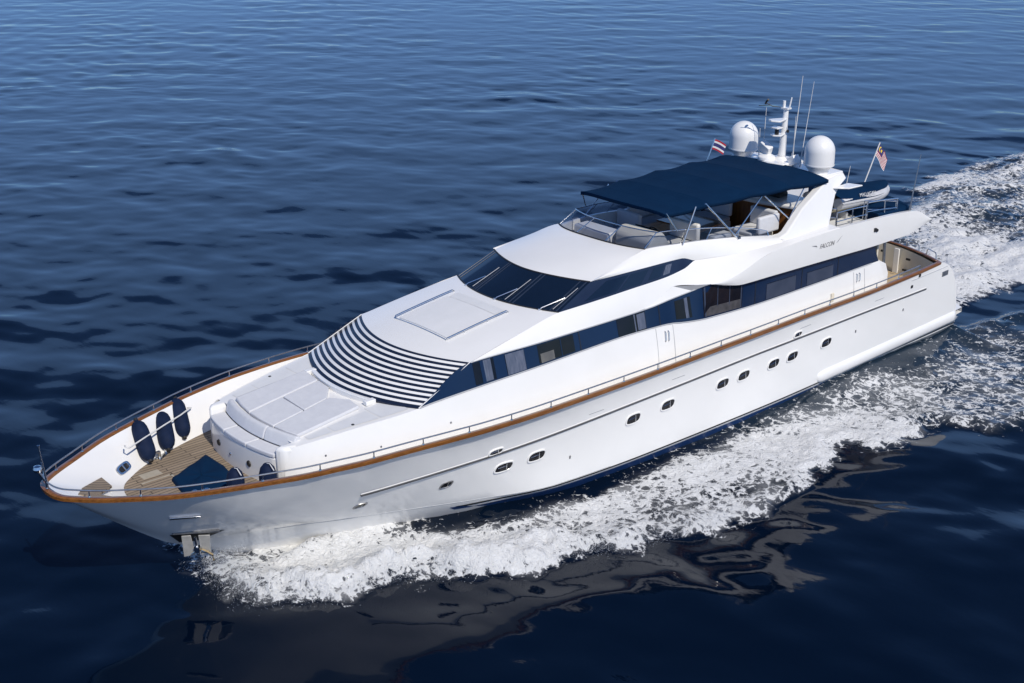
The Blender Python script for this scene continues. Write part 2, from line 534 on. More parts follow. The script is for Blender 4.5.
HULLP = [(-2.75, 0), (-4, 0.6), (-5.4, 1.15), (-6.6, 1.5), (-8.2, 1.9), (-10.3, 2.5), (-12.6, 3.05), (-16, 3.3), (-21.3, 3.4), (-25, 3.35), (-33, 3.2)]
def build_sea():
    def axis(segs, grow_lo, grow_hi):
        xs = [segs[0][0]]
        for a, b, d in segs:
            n = max(1, int(round((b - a) / d)))
            xs += list(np.linspace(a, b, n + 1)[1:])
        lo, hi = [], []
        d = segs[0][2]
        x = segs[0][0]
        while x > -5200:
            d *= grow_lo
            x -= d
            lo.append(x)
        d = segs[-1][2]
        x = segs[-1][1]
        while x < 5200:
            d *= grow_hi
            x += d
            hi.append(x)
        return np.array(lo[::-1] + xs + hi)
    xs = axis([(-140, -66, 0.30), (-66, -33, 0.13), (-33, 4, 0.075), (4, 14, 0.2)], 1.12, 1.12)
    ys = axis([(-130, -70, 0.35), (-70, -12, 0.2), (-12, 2, 0.13), (2, 11, 0.075), (11, 20, 0.13)], 1.12, 1.12)
    X, Y = np.meshgrid(xs, ys, indexing='ij')
    DX = np.gradient(xs)[:, None] * np.ones_like(X)
    DY = np.gradient(ys)[None, :] * np.ones_like(X)
    S = np.maximum(DX, DY)
    Z = np.zeros_like(X)
    base = math.atan2(-0.701, -0.616)
    wr = np.random.default_rng(5)
    grp = 0.45 + 1.1 * fbm(X / 14, Y / 14, 2, 90)
    wx = X + 1.2 * (fbm(X / 5, Y / 5, 2, 40) - 0.5)
    wy = Y + 1.2 * (fbm(X / 5, Y / 5, 2, 60) - 0.5)
    for i in range(60):
        lam = math.exp(wr.uniform(math.log(0.8), math.log(8.0)))
        th = base + wr.normal(0, 0.45 if lam > 4 else 0.95)
        k = 2 * math.pi / lam
        slope = 0.0088 if lam > 2.0 else 0.0085
        f = sstep(2.2, 4.5, lam / S)
        Z += (slope / k) * f * np.sin(k * (wx * math.cos(th) + wy * math.sin(th)) + wr.uniform(0, 6.28))
    dist = np.hypot(X + 18, Y)
    Z *= grp * (0.44 + 0.56 / (1 + (dist / 75) ** 2))
    # wake: foam density, aerated water and relief
    near = (np.abs(X + 55) < 62) & (np.abs(Y) < 40)
    foam = np.zeros_like(X)
    aer = np.zeros_like(X)
    xn, yn = X[near], np.abs(Y[near])
    yr = Y[near]
    jag = (fbm(xn * 1.3, yr * 1.3, 4, 200) - 0.5)
    jag2 = (fbm(xn * 4.0, yr * 4.0, 3, 230) - 0.5)
    s1 = sdf(WAKE_OUTER, xn, yn)
    s1 = np.where((yr < 0) & (xn < -20), np.minimum(s1, (xn + 20) * 1.0), s1)
    s2 = sdf(STERN_WAKE, xn, yr)
    num, den = 0, 0
    for px, py, v in DENS:
        ry = yn if py > 2 else yr
        w = 1.0 / ((xn - px) ** 2 + (ry - py) ** 2 + 0.25) ** 1.6
        num = num + w * v
        den = den + w
    dloc = num / den * (1 + 0.04 * sstep(-12, -17, xn))
    e1 = sstep(-0.30, 0.75, s1 + 0.85 * jag + 0.5 * jag2)
    e2 = sstep(-0.5, 0.9, s2 + 1.6 * jag + 0.5 * jag2)
    lip = sstep(0.05, 0.35, s1 + 0.6 * jag) * (1 - sstep(0.5, 1.3, s1 + 0.6 * jag)) * sstep(-1.5, -5, xn) * (yn > 3.0)
    e = np.maximum(e1, e2)
    big = fbm(xn / 1.9, yr / 1.9, 4, 300)
    streak = fbm(xn / 5.5 + 0.15 * yr, yr / 1.15, 4, 410) - 0.5
    sw = e2 * sstep(-33, -44, xn)
    f = e * np.clip(dloc + 1.15 * streak * sw + (0.55 - 0.3 * sw) * (big - 0.5) + 0.16 * lip * (xn > -24), 0, 1.05)
    hx_ = np.array([p[0] for p in HULLP])[::-1]
    hy_ = np.array([p[1] for p in HULLP])[::-1]
    hd = yn - np.interp(xn, hx_, hy_, left=0, right=-2)
    along = (xn > -32.3) & (xn < -3)
    gap = np.where(along, sstep(0.05, 0.95, hd + 0.5 * jag), 1.0)
    gap = 1 - (1 - gap) * sstep(-6.5, -9.5, xn)
    gap = 1 - (1 - gap) * (0.72 + 0.28 * sstep(-20, -14, xn))
    f = f * (0.25 + 0.75 * gap)
    foam[near] = f
    aer[near] = np.maximum(sstep(-0.2, 1.0, s1) * (0.12 + 0.88 * sstep(-15, -23, xn)), sstep(0, 2.0, s2))
    churn = fbm(xn / 0.55, yr / 0.55, 4, 320, 0.55)
    mid = fbm(xn / 2.6, yr / 2.6, 3, 340)
    hz = e1 * (0.05 + 0.22 * (mid - 0.35) + 0.23 * f * (churn - 0.35)) + 0.07 * lip * (0.4 + churn)
    hz += 0.42 * np.exp(-((s1 - 0.75) / 0.6) ** 2) * sstep(-16, -7, xn) * sstep(-2.6, -4.2, xn) * (0.4 + 1.2 * churn) * (yn > 1.0)
    hz *= 0.3 + 0.7 * gap
    hz = np.maximum(hz, 0) * sstep(-0.15, 1.0, s1 + 0.75 * jag + 0.35 * jag2)
    hz += sw * 0.55 * np.maximum(streak, -0.2)
    hz += e2 * (0.12 + 0.60 * (fbm(xn / 3.2, yr / 3.2, 3, 380) - 0.4) + 0.3 * (churn - 0.4)) * sstep(-0.3, 2.0, s2)
    hz += np.where(along, 0.30 * np.exp(-(hd / 1.1) ** 2) * sstep(-19, -27, xn), 0)
    # a smooth trough and quarter wave beside the stern
    Z[near] += hz
    nx, ny = X.shape
    me = bpy.data.meshes.new('sea')
    co = np.stack([X, Y, Z], -1).reshape(-1, 3)
    idx = np.arange(nx * ny).reshape(nx, ny)
    q = np.stack([idx[:-1, :-1], idx[1:, :-1], idx[1:, 1:], idx[:-1, 1:]], -1).reshape(-1, 4)
    me.vertices.add(len(co))
    me.vertices.foreach_set('co', co.ravel())
    me.loops.add(q.size)
    me.loops.foreach_set('vertex_index', q.ravel())
    me.polygons.add(len(q))
    me.polygons.foreach_set('loop_start', np.arange(0, q.size, 4))
    me.polygons.foreach_set('loop_total', np.full(len(q), 4))
    me.polygons.foreach_set('use_smooth', np.ones(len(q), bool))
    me.update(calc_edges=True)
    for nm, arr in (('foam', foam), ('aerated', aer)):
        at = me.attributes.new(nm, 'FLOAT', 'POINT')
        at.data.foreach_set('value', arr.ravel().astype(np.float32))
    o = bpy.data.objects.new('sea', me)
    COL.objects.link(o)
    o['kind'] = 'structure'
    me.materials.append(sea_mat())
    return o

def sea_mat():
    m, nt, b = new_mat('sea_water')
    out = nt.nodes['Material Output']
    def attr(n):
        a = nt.nodes.new('ShaderNodeAttribute')
        a.attribute_name = n
        return a.outputs['Fac']
    def math_(op, a, bb, c=None, clamp=False):
        n = nt.nodes.new('ShaderNodeMath')
        n.operation = op
        n.use_clamp = clamp
        for i, v in enumerate((a, bb, c)):
            if v is None: continue
            if isinstance(v, (int, float)): n.inputs[i].default_value = v
            else: lk(nt, v, n.inputs[i])
        return n.outputs[0]
    def maprange(v, a, bb, c=0.0, d=1.0):
        n = nt.nodes.new('ShaderNodeMapRange')
        n.interpolation_type = 'SMOOTHSTEP'
        if isinstance(a, (int, float)): n.inputs[1].default_value = a
        else: lk(nt, a, n.inputs[1])
        if isinstance(bb, (int, float)): n.inputs[2].default_value = bb
        else: lk(nt, bb, n.inputs[2])
        n.inputs[3].default_value = c
        n.inputs[4].default_value = d
        lk(nt, v, n.inputs[0])
        return n.outputs[0]
    foam, aer = attr('foam'), attr('aerated')
    ang = math.atan2(0.701, 0.616)
    rip = obj_coords(nt, (1.0, 0.45, 1.0), (0, 0, -ang))
    n1 = noise_node(nt, 0.55, 3, 0.5, rip, 0.4)
    n2 = noise_node(nt, 2.6, 4, 0.55, rip, 0.3)
    h = math_('ADD', math_('MULTIPLY', n1.outputs['Fac'], 0.030), math_('MULTIPLY', n2.outputs['Fac'], 0.008))
    bp = nt.nodes.new('ShaderNodeBump')
    bp.inputs['Strength'].default_value = 0.55
    bp.inputs['Distance'].default_value = 1.0
    lk(nt, h, bp.inputs['Height'])
    lk(nt, bp.outputs['Normal'], b.inputs['Normal'])
    wc = nt.nodes.new('ShaderNodeMix')
    wc.data_type = 'RGBA'
    lk(nt, math_('MULTIPLY', aer, 0.85), wc.inputs[0])
    wc.inputs[6].default_value = (0.0008, 0.0042, 0.0135, 1)
    wc.inputs[7].default_value = (0.012, 0.025, 0.042, 1)
    lk(nt, wc.outputs[2], b.inputs['Base Color'])
    b.inputs['IOR'].default_value = 1.33
    b.inputs['Roughness'].default_value = 0.04
    # foam: warped lacy noise thresholded by the density on the mesh
    v = obj_coords(nt, (1, 1, 1))
    warp = noise_node(nt, 1.4, 3, 0.55, v)
    wv = nt.nodes.new('ShaderNodeVectorMath')
    wv.operation = 'MULTIPLY_ADD'
    wv.inputs[1].default_value = (0.55, 0.55, 0.2)
    lk(nt, warp.outputs['Color'], wv.inputs[0])
    lk(nt, v, wv.inputs[2])
    a1 = noise_node(nt, 3.6, 9, 0.66, wv.outputs[0])
    vo = nt.nodes.new('ShaderNodeTexVoronoi')
    vo.feature = 'DISTANCE_TO_EDGE'
    vo.inputs['Scale'].default_value = 3.8
    lk(nt, wv.outputs[0], vo.inputs['Vector'])
    vo2 = nt.nodes.new('ShaderNodeTexVoronoi')
    vo2.feature = 'DISTANCE_TO_EDGE'
    vo2.inputs['Scale'].default_value = 10.5
    lk(nt, wv.outputs[0], vo2.inputs['Vector'])
    lace = math_('SUBTRACT', 1.0, math_('MULTIPLY', vo.outputs['Distance'], 3.6), clamp=True)
    lace2 = math_('SUBTRACT', 1.0, math_('MULTIPLY', vo2.outputs['Distance'], 3.4), clamp=True)
    n = math_('ADD', math_('MULTIPLY', maprange(a1.outputs['Fac'], 0.28, 0.72), 0.56),
              math_('ADD', math_('MULTIPLY', lace, 0.30), math_('MULTIPLY', lace2, 0.20)))
    th = math_('SUBTRACT', 1.02, math_('MULTIPLY', foam, 0.92))
    cov = maprange(n, math_('SUBTRACT', th, 0.09), math_('ADD', th, 0.17))
    cov = math_('MULTIPLY', cov, maprange(foam, 0.02, 0.12))
    a3 = noise_node(nt, 0.9, 5, 0.6, wv.outputs[0])
    film = math_('MULTIPLY', math_('MULTIPLY', maprange(foam, 0.12, 0.85), 0.42), maprange(a3.outputs['Fac'], 0.32, 0.68))
    cov = math_('MAXIMUM', cov, film)
    fo = nt.nodes.new('ShaderNodeBsdfPrincipled')
    fo.inputs['Base Color'].default_value = (0.82, 0.83, 0.84, 1)
    fo.inputs['Roughness'].default_value = 0.7
    fo.inputs['Specular IOR Level'].default_value = 0.3
    fb = nt.nodes.new('ShaderNodeBump')
    fb.inputs['Strength'].default_value = 0.9
    fb.inputs['Distance'].default_value = 0.08
    a2 = noise_node(nt, 15.0, 5, 0.7, wv.outputs[0])
    lk(nt, math_('ADD', math_('MULTIPLY', n, 0.8), math_('MULTIPLY', a2.outputs['Fac'], 0.9)), fb.inputs['Height'])
    lk(nt, fb.outputs['Normal'], fo.inputs['Normal'])
    mx = nt.nodes.new('ShaderNodeMixShader')
    lk(nt, math_('MULTIPLY', cov, 0.96), mx.inputs[0])
    lk(nt, b.outputs[0], mx.inputs[1])
    lk(nt, fo.outputs[0], mx.inputs[2])
    lk(nt, mx.outputs[0], out.inputs['Surface'])
    return m
sea = build_sea()

# ------------------------------------------------------------------ yacht
yacht = empty('motor_yacht')
tag(yacht, 'long white motor yacht under way with wooden rail and navy bimini', 'yacht')

# hull lines, port side (x forward, y port, z up from the water)
RAIL = Curve3([(0, 0, 3.36), (-0.03, 0.25, 3.345), (-0.12, 0.48, 3.33), (-0.37, 0.74, 3.31), (-0.75, 1.04, 3.28), (-1.2, 1.34, 3.26), (-2.19, 1.96, 3.24), (-3.15, 2.38, 3.235), (-4.2, 2.77, 3.235),
               (-4.89, 3.01, 3.235), (-5.58, 3.18, 3.24), (-6.4, 3.36, 3.24), (-7.5, 3.5, 3.23), (-8.63, 3.62, 3.20), (-9.8, 3.69, 3.15), (-11.8, 3.72, 3.09), (-15.6, 3.72, 3.06),
               (-19.5, 3.71, 3.07), (-22.5, 3.65, 3.06), (-26.9, 3.5, 2.99), (-29, 3.42, 3.0), (-30.75, 3.33, 3.03)])
KNUCK = Curve3([(-1.83, 0, 1.75), (-2.15, 0.45, 1.78), (-3, 1.08, 1.84), (-4.5, 1.92, 1.93), (-6.6, 2.62, 2.02), (-7.83, 2.86, 2.06), (-9.19, 3.06, 2.09), (-10.35, 3.18, 2.10), (-12.2, 3.34, 2.15), (-14.7, 3.45, 2.23),
                (-18, 3.5, 2.3), (-21.2, 3.5, 2.34), (-25.4, 3.45, 2.33), (-30, 3.35, 2.28), (-31.9, 3.28, 2.25)])
CHINE = Curve3([(-2.75, 0, 1.02), (-3.1, 0.22, 1.02), (-4, 0.66, 1.02), (-5.37, 1.22, 1.0), (-6.61, 1.62, 0.9), (-8.23, 2.02, 0.75), (-10.34, 2.66, 0.6), (-12.6, 3.2, 0.47), (-16, 3.42, 0.45), (-21.3, 3.5, 0.45),
                (-25, 3.44, 0.45), (-32.3, 3.28, 0.45)])
KEEL = Curve3([(-4.9, 0, -0.15), (-5.3, 0.15, -0.25), (-7, 0.6, -0.5), (-9, 1.2, -0.6), (-12, 2.2, -0.6), (-16, 2.8, -0.6), (-21, 3.0, -0.6), (-32.3, 2.9, -0.6)])
NB = 110
UU = np.concatenate([np.linspace(0, 0.16, 45)[:-1], np.linspace(0.16, 1, NB - 44)])
mb = MB()
ra, ka, ca = RAIL(UU), KNUCK(UU), CHINE(UU)
rows = []
for j in range(13):
    t = j / 12                      # one smooth section through rail, knuckle and chine
    q = ra * (2 * (t - 0.5) * (t - 1)) + ka * (-4 * t * (t - 1)) + ca * (2 * t * (t - 0.5))
    q[:, 1] = np.maximum(q[:, 1], 0)
    rows.append([tuple(p) for p in q])
mb.grid(rows)
strip(mb, CHINE, KEEL, k=3, u=UU)
# transom, bulging aft
ends = [RAIL(1)[0], KNUCK(1)[0], CHINE(1)[0], KEEL(1)[0]]
def transom_rows(ends, n=17, b=0.95):
    rows = []
    for e in ends:
        rows.append([(e[0] - b * (1 - (u * u)), e[1] * u, e[2]) for u in np.linspace(1, 0, n)])
    return rows
mb.grid(transom_rows(ends))
mb.mirror()
hull = mb.build('hull', HULLW, yacht, angle=24)
# boot stripe: dark line, white line, blue band just outside the hull below the chine
def lerp_curve(A, B, t, dy):
    u = np.linspace(0.0, 1, 160)
    a_, b_ = A(u), B(u)
    tt = (t + (0.14 - 0.14 * np.clip((-9.6 - a_[:, 0]) / 2.6, 0, 1)) if t < 0.2 else 0.14 + (t - 0.14) * np.clip((-9.6 - a_[:, 0]) / 2.6, 0, 1) + 0.02)
    tt = np.reshape(tt, (-1, 1))
    p = a_ * (1 - tt) + b_ * tt
    p[:, 1] += dy * np.clip(u * 30, 0, 1)
    return p
mb = MB()
def band(t0, t1, mi, dy):
    a, b_ = lerp_curve(CHINE, KEEL, t0, dy), lerp_curve(CHINE, KEEL, t1, dy)
    sel = a[:, 0] < -9.7
    mb.grid([[tuple(p) for p in a[sel]], [tuple(p) for p in b_[sel]]], mi)
band(0.0, 0.06, 1, 0.006)
band(0.13, 0.96, 0, 0.006)
build_lr(mb, 'boot_stripe', [BOOT, BLACK], yacht)

def hull_y(x, z):
    yr, zr = RAIL.atx(x)
    yk, zk = KNUCK.atx(x)
    yc, zc = CHINE.atx(x)
    if z >= zk:
        v = (z - zk) / (zr - zk)
        return yk + (yr - yk) * v - 0.03 * 4 * v * (1 - v)
    v = (z - zc) / (zk - zc)
    return yc + (yk - yc) * v + 0.03 * 4 * max(v, 0) * (1 - v)
from mathutils.bvhtree import BVHTree
def bvh(o):
    return BVHTree.FromPolygons([v.co.copy() for v in o.data.vertices], [tuple(p.vertices) for p in o.data.polygons])
HB = bvh(hull)
def hull_y(x, z):
    h = HB.ray_cast(Vector((x, 9.0, z)), Vector((0, -1, 0)))
    return h[0].y if h[0] is not None else 0.0
def hull_frame(x, z):
    p = Vector((x, hull_y(x, z), z))
    tx = (Vector((x - 0.1, hull_y(x - 0.1, z), z)) - Vector((x + 0.1, hull_y(x + 0.1, z), z))).normalized()
    tz = (Vector((x, hull_y(x, z + 0.05), z + 0.05)) - Vector((x, hull_y(x, z - 0.05), z - 0.05))).normalized()
    n = tz.cross(tx).normalized()
    if n.y < 0: n = -n
    return p, tx, tz, n

mb = MB()
mb.tube([(x, hull_y(x, CHINE.atx(x)[1] + 0.02) + 0.002, CHINE.atx(x)[1] + 0.02) for x in np.linspace(-5.0, -14.5, 60)], 0.009, 5)
build_lr(mb, 'chine_line', mottled('chine_grey', (0.36, 0.37, 0.38), (0.42, 0.43, 0.44), 3.0, rough=0.4), yacht)
# rub rail along the topsides
path = [(x, hull_y(x, KNUCK.atx(x)[1]), KNUCK.atx(x)[1]) for x in np.linspace(-6.6, -29.95, 150)]
rub = MB()
rub.sweep(path, [(-0.05, -0.012), (0.012, -0.010), (0.013, 0.008), (0.008, 0.014), (-0.05, 0.02)], 0)
rub.sweep(path, [(-0.03, -0.062), (0.028, -0.058), (0.036, -0.014), (-0.03, -0.008)], 1)
build_lr(rub, 'rub_rail', [GEL, mottled('rub_strip_grey', (0.06, 0.06, 0.065), (0.10, 0.10, 0.105), 3.0, rough=0.4)], yacht)

# spray sponson low on the quarter
mb = MB()
prof = [(-0.10, -0.30), (0.04, -0.27), (0.075, -0.17), (0.085, -0.03), (0.05, 0.09), (-0.10, 0.24)]
rows = []
for x in np.linspace(-23.75, -32.5, 60):
    t = min(1, (-23.75 - x) / 0.5)
    k = 0.35 + 0.65 * math.sqrt(max(0, 1 - (1 - t) ** 2))
    zc = 0.66 + 0.012 * (-23.75 - x)
    rows.append([(x, hull_y(x, zc) + a * k - (1 - k) * 0.08, zc + b_ * k) for a, b_ in prof])
mb.grid(rows, 0, True)
mb.f += [tuple(range(6)), tuple((59) * 6 + q for q in range(6))[::-1]]
mb.m += [0, 0]
build_lr(mb, 'spray_sponson', GEL, yacht, angle=70)
# swim platform
mb = MB()
arcp = [(-32.3 - 0.95 * (1 - u * u), 3.3 * u) for u in np.linspace(1, -1, 25)]
outp = [(-32.75 - 0.95 * (1 - u * u), 3.25 * u) for u in np.linspace(1, -1, 25)]
for z0, z1 in ((0.72, 0.9),):
    rows = []
    for (x0, y0), (x1, y1) in zip(arcp, outp):
        rows.append([(x0 + 0.05, y0, z0), (x1, y1, z0), (x1, y1, z1), (x0 + 0.05, y0, z1)])
    mb.grid(rows, 0, True)
mb.build('swim_platform', GEL, yacht, bevel=0.02)

# cap rail: port + transom + starboard, varnished
def offset_path(P, d):
    P = [Vector(p) for p in P]
    out = []
    for i, p in enumerate(P):
        t = P[min(len(P) - 1, i + 1)] - P[max(0, i - 1)]
        t.z = 0
        t.normalize()
        out.append(p + Vector((t.y, -t.x, 0)) * d)
    return out
ur = np.concatenate([np.linspace(0, 0.06, 26)[:-1], np.linspace(0.06, 1, 90)])
port = [tuple(p) for p in RAIL(ur)]
tr = [(-30.75 - 0.95 * (1 - u * u), 3.33 * u, 3.03) for u in np.linspace(0.94, 0, 16)]
half = port + tr                                   # bow -> stern centre, on the port side
loop = [(x, -y, z) for x, y, z in half[1:]][::-1]  # stern centre -> bow on starboard
full = loop + half
mb = MB()
mb.sweep(full, [(0.026, -0.066), (0.032, 0.012), (0.014, 0.024), (-0.11, 0.024), (-0.122, 0.01), (-0.12, -0.02), (0.0, -0.066)])
mb.build('cap_rail', WOOD, yacht, angle=50)

# bulwark inside, deck
INNER = [tuple(p) for p in offset_path(full, -0.12)]
DECKE = Curve3([(-2.0, 0, 2.35), (-2.05, 0.5, 2.35), (-2.2, 0.92, 2.36), (-2.55, 1.26, 2.36), (-3.2, 1.68, 2.36), (-4.4, 2.14, 2.36), (-5.5, 2.46, 2.36), (-7, 2.78, 2.34), (-9.3, 3.02, 2.28), (-12, 3.2, 2.2),
                (-18, 3.32, 2.1), (-24, 3.26, 2.05), (-30.3, 3.05, 2.05)])
IN = Curve3([(p[0] - 0.0, p[1], p[2]) for p in offset_path(port, -0.12)][3:])
inn = np.array([(p[0], max(p[1], 0), p[2] - 0.02) for p in offset_path(port, -0.12)])
inn[0] = (-0.13, 0, 3.32)
inn = np.array([p for i, p in enumerate(inn) if i == 0 or (p[0] < -0.13 or p[1] > 0.12)])
IN = Curve3(inn)
mb = MB()
strip(mb, IN, DECKE, n=120, k=4, u=UU)
c0 = len(mb.v)
build_lr(mb, 'bulwark', GEL, yacht, angle=40)
mb = MB()
rows = []
for p in DECKE(np.linspace(0, 1, 100)):
    rows.append([(p[0], p[1] * t, p[2]) for t in (1.0, 0.5, 0, -0.5, -1.0)])
mb.grid(rows)
dk = mb.build('deck', TEAK, yacht)
# cockpit floor and inside of the transom
mb = MB()
rows = []
for z, dx, sc in ((2.98, 0.14, 0.955), (2.04, 0.30, 0.93)):
    rows.append([(-30.75 - 0.95 * (1 - u * u) + dx, 3.33 * sc * u, z) for u in np.linspace(1, -1, 31)])
mb.grid(rows)
mb.build('transom_lining', CREAM, yacht)
mb = MB()
rows = [[(x - (0.95 * (1 - u * u) if x < -29 else 0), 3.2 * u, 2.058) for u in np.linspace(1, -1, 21)] for x in (-27.6, -30.55)]
mb.grid(rows)
mb.build('cockpit_sole', mottled('cockpit_teak', (0.46, 0.36, 0.23), (0.54, 0.43, 0.29), 2.0, rough=0.6, stretch=(1, 12, 1)), yacht)
for y, w in ((1.35, 0.34), ):
    mb = MB()
    mb.box((-31.22, 1.28, 2.52), (0.06, 0.22, 0.92))
    mb.build('transom_gate_post', GEL, yacht, bevel=0.02)
for x, y, z in ((-31.25, 0.7, 2.75), (-30.95, 1.95, 2.78), (-31.1, 1.75, 2.3), (-30.75, 2.6, 2.45)):
    mb = MB()
    mb.box((x + 0.03, y, z), (0.05, 0.16, 0.07))
    mb.build('transom_hinge', BLACK, yacht)

# teak step across the bow
mb = MB()
mb.prism([(-0.72, 0.0, 3.03), (-0.95, 0.3, 2.99), (-1.68, 0.92, 2.78), (-1.70, 0.42, 2.74), (-1.18, 0.0, 2.86), (-1.70, -0.42, 2.74), (-1.68, -0.92, 2.78), (-0.95, -0.3, 2.99)], (0, 0, -0.05))
mb.build('bow_step', TEAK, yacht)

# ------------------------------------------------------------------ lounge and fore coachroof
WT = Curve3([(-5.12, 1.7, 3.40), (-5.25, 1.82, 3.41), (-5.6, 1.92, 3.44), (-6.69, 2.15, 3.54), (-8.54, 2.48, 3.68), (-8.87, 2.51, 3.72), (-10.6, 2.58, 3.78), (-12.8, 2.65, 3.83), (-15.46, 2.65, 3.87), (-17.0, 2.65, 3.82),
             (-17.5, 2.66, 3.79), (-18.05, 2.76, 3.73), (-18.96, 2.84, 3.66), (-21.87, 2.85, 3.57), (-27.71, 2.85, 3.63)])
WB = Curve3([(-5.0, 1.72, 2.3), (-5.25, 1.9, 2.3), (-5.6, 2.02, 2.3), (-6.69, 2.3, 2.25), (-8.54, 2.64, 2.15), (-12.8, 2.86, 2.05), (-18.5, 2.92, 2.05), (-22, 2.95, 2.0), (-28.2, 2.95, 2.0)])
mb = MB()
u = np.linspace(0, 1, 90)
strip(mb, WT, WB, k=6, u=u, bulge=0.05)
a, b_ = WT(1)[0], WB(1)[0]
mb.grid([[tuple(a), tuple(b_)], [(a[0], 0.9, a[2]), (b_[0] + 0.3, 0.9, b_[2])]])
build_lr(mb, 'deckhouse_side', GEL, yacht, angle=40)
# flat coach roof round the sun pad
mb = MB()
rows = []
for x in np.linspace(-5.38, -8.6, 24):
    y, z = WT.atx(x)
    rows.append([(x, y * t, z - 0.012 * abs(t) ** 8) for t in np.linspace(-1, 1, 33)])
mb.grid(rows)
mb.build('fore_coachroof', GEL, yacht)
# grey nonskid walkways either side of the sun pad
for s in (1, -1):
    for x0, x1 in ((-5.75, -6.35), (-6.4, -7.55), (-7.6, -8.35)):
        rows, mb = [], MB()
        for x in np.linspace(x0, x1, 6):
            y, z = WT.atx(x)
            rows.append([(x, s * t, z + 0.006) for t in (1.58 if x > -7.58 else 1.45, y - 0.16)])
        mb.grid(rows)
        mb.build('walkway_panel', NONSKID, yacht)
# front of the lounge: curved white base with a seat
def front_x(y, x0=-4.74, b=0.19):
    return x0 - b * (y / 1.5) ** 2 - (0.22 * max(0, abs(y) - 1.45) ** 1.5 / 0.15 if abs(y) > 1.45 else 0)
mb = MB()
ys = np.linspace(-1.74, 1.74, 41)
top = [(front_x(y), y, 3.10) for y in ys]
bot = [(front_x(y) + 0.02, y, 2.3) for y in ys]
back = [(-5.5, y, 3.10) for y in ys]
mb.grid([bot, top, back])
mb.build('lounge_base', GEL, yacht, bevel=0.03, angle=45)
for s in (1, -1):
    mb = MB()
    mb.prism([(-4.92, s * 1.52, 2.35), (-5.05, s * 1.76, 2.35), (-5.55, s * 1.9, 2.35), (-5.55, s * 1.5, 2.35)], (0, 0, 1.07))
    mb.build('lounge_arm', GEL, yacht, bevel=0.10)
# speakers and drain in the lounge front
for y, z, r in ((-0.9, 2.72, 0.075), (0.6, 2.70, 0.075)):
    mb = MB()
    c = Vector((front_x(y) + 0.012, y, z))
    mb.lathe(c, [(0.0, 0.02), (r * 0.7, 0.02), (r, 0.028), (r * 1.12, 0.0)], 20, 0, (1, 0, 0))
    mb.build('speaker', BLACK, yacht)
mb = MB()
mb.lathe((front_x(-0.25) + 0.01, -0.25, 2.66), [(0, 0.02), (0.03, 0.02), (0.04, 0)], 14, 0, (1, 0, 0))
mb.build('drain_cap', STEEL, yacht)

def cushion_prism(name, poly, z, h, mat, label, cat, group=None, bevel=0.045):
    cx = sum(p[0] for p in poly) / len(poly)
    cy = sum(p[1] for p in poly) / len(poly)
    mb = MB()
    zz = z if callable(z) else (lambda x: z)
    a = [Vector((p[0] - cx, p[1] - cy, zz(p[0]) - zz(cx))) for p in poly]
    mb.prism(a, (0, 0, h))
    o = mb.build(name, mat, None, bevel=bevel)
    o.location = (cx, cy, zz(cx))
    tag(o, label, cat, group)
    return o
segs = ((-1.5, -0.52), (-0.5, 0.52), (0.54, 1.5))
words = ('pale grey bow seat cushion nearest the three navy fenders', 'pale grey middle cushion of the curved bow seat', 'pale grey bow seat cushion nearest the port rail')
for (y0, y1), w in zip(segs, words):
    yy = np.linspace(y0, y1, 9)
    poly = [(front_x(y) + 0.02, y) for y in yy] + [(-5.13 - 0.22 * (y / 1.5) ** 2, y) for y in yy[::-1]]
    cushion_prism('seat_cushion', poly, 3.105, 0.12, CUSH, w, 'cushion', 'bow seat cushions', 0.03)
def bolster(y0, y1, label):
    yy = np.linspace(y0, y1, 14)
    rows = []
    for y in yy:
        xb = -5.13 - 0.22 * (y / 1.5) ** 2
        rows.append([(xb, y, 3.22), (xb - 0.03, y, 3.33), (xb - 0.07, y, 3.45), (xb - 0.12, y, 3.52), (xb - 0.18, y, 3.535), (xb - 0.24, y, 3.50), (xb - 0.26, y, 3.42), (xb - 0.22, y, 3.2)])
    mb = MB()
    n = len(rows)
    cx, cy, cz = -5.35, (y0 + y1) / 2, 3.2
    rows = [[(p[0] - cx, p[1] - cy, p[2] - cz) for p in r] for r in rows]
    mb.grid(rows, 0, True)
    mb.f += [tuple(range(8))[::-1], tuple((n - 1) * 8 + k for k in range(8))]
    mb.m += [0, 0]
    o = mb.build('backrest_bolster', CUSH, None, bevel=0.03)
    o.location = (cx, cy, cz)
    tag(o, label, 'bolster', 'bow seat backrest bolsters')
bolster(-1.46, 0.62, 'long pale grey backrest bolster on starboard side of the bow seat')
bolster(0.64, 1.62, 'short pale grey backrest bolster behind the port end of the bow seat')
topz = lambda x: WT.atx(x)[1] + 0.004
g = 'sun pad panels on the foredeck'
cushion_prism('sun_pad', [(-5.63, -1.42), (-5.53, -1.0), (-5.45, -0.44), (-7.66, -0.68), (-7.76, -1.46)], topz, 0.10, CUSH, 'long pale grey sun pad along starboard side of the foredeck bed', 'sun pad', g, 0.04)
cushion_prism('sun_pad', [(-5.445, -0.41), (-5.43, 0.1), (-5.46, 0.66), (-6.42, 0.53), (-6.46, -0.52)], topz, 0.09, CUSH, 'square pale grey sun pad at the forward centre of the foredeck bed', 'sun pad', g, 0.025)
cushion_prism('sun_pad', [(-6.49, -0.52), (-6.45, 0.53), (-7.2, 0.40), (-7.6, -0.1), (-7.66, -0.65)], topz, 0.09, CUSH, 'centre pale grey sun pad just ahead of the striped cover', 'sun pad', g, 0.025)
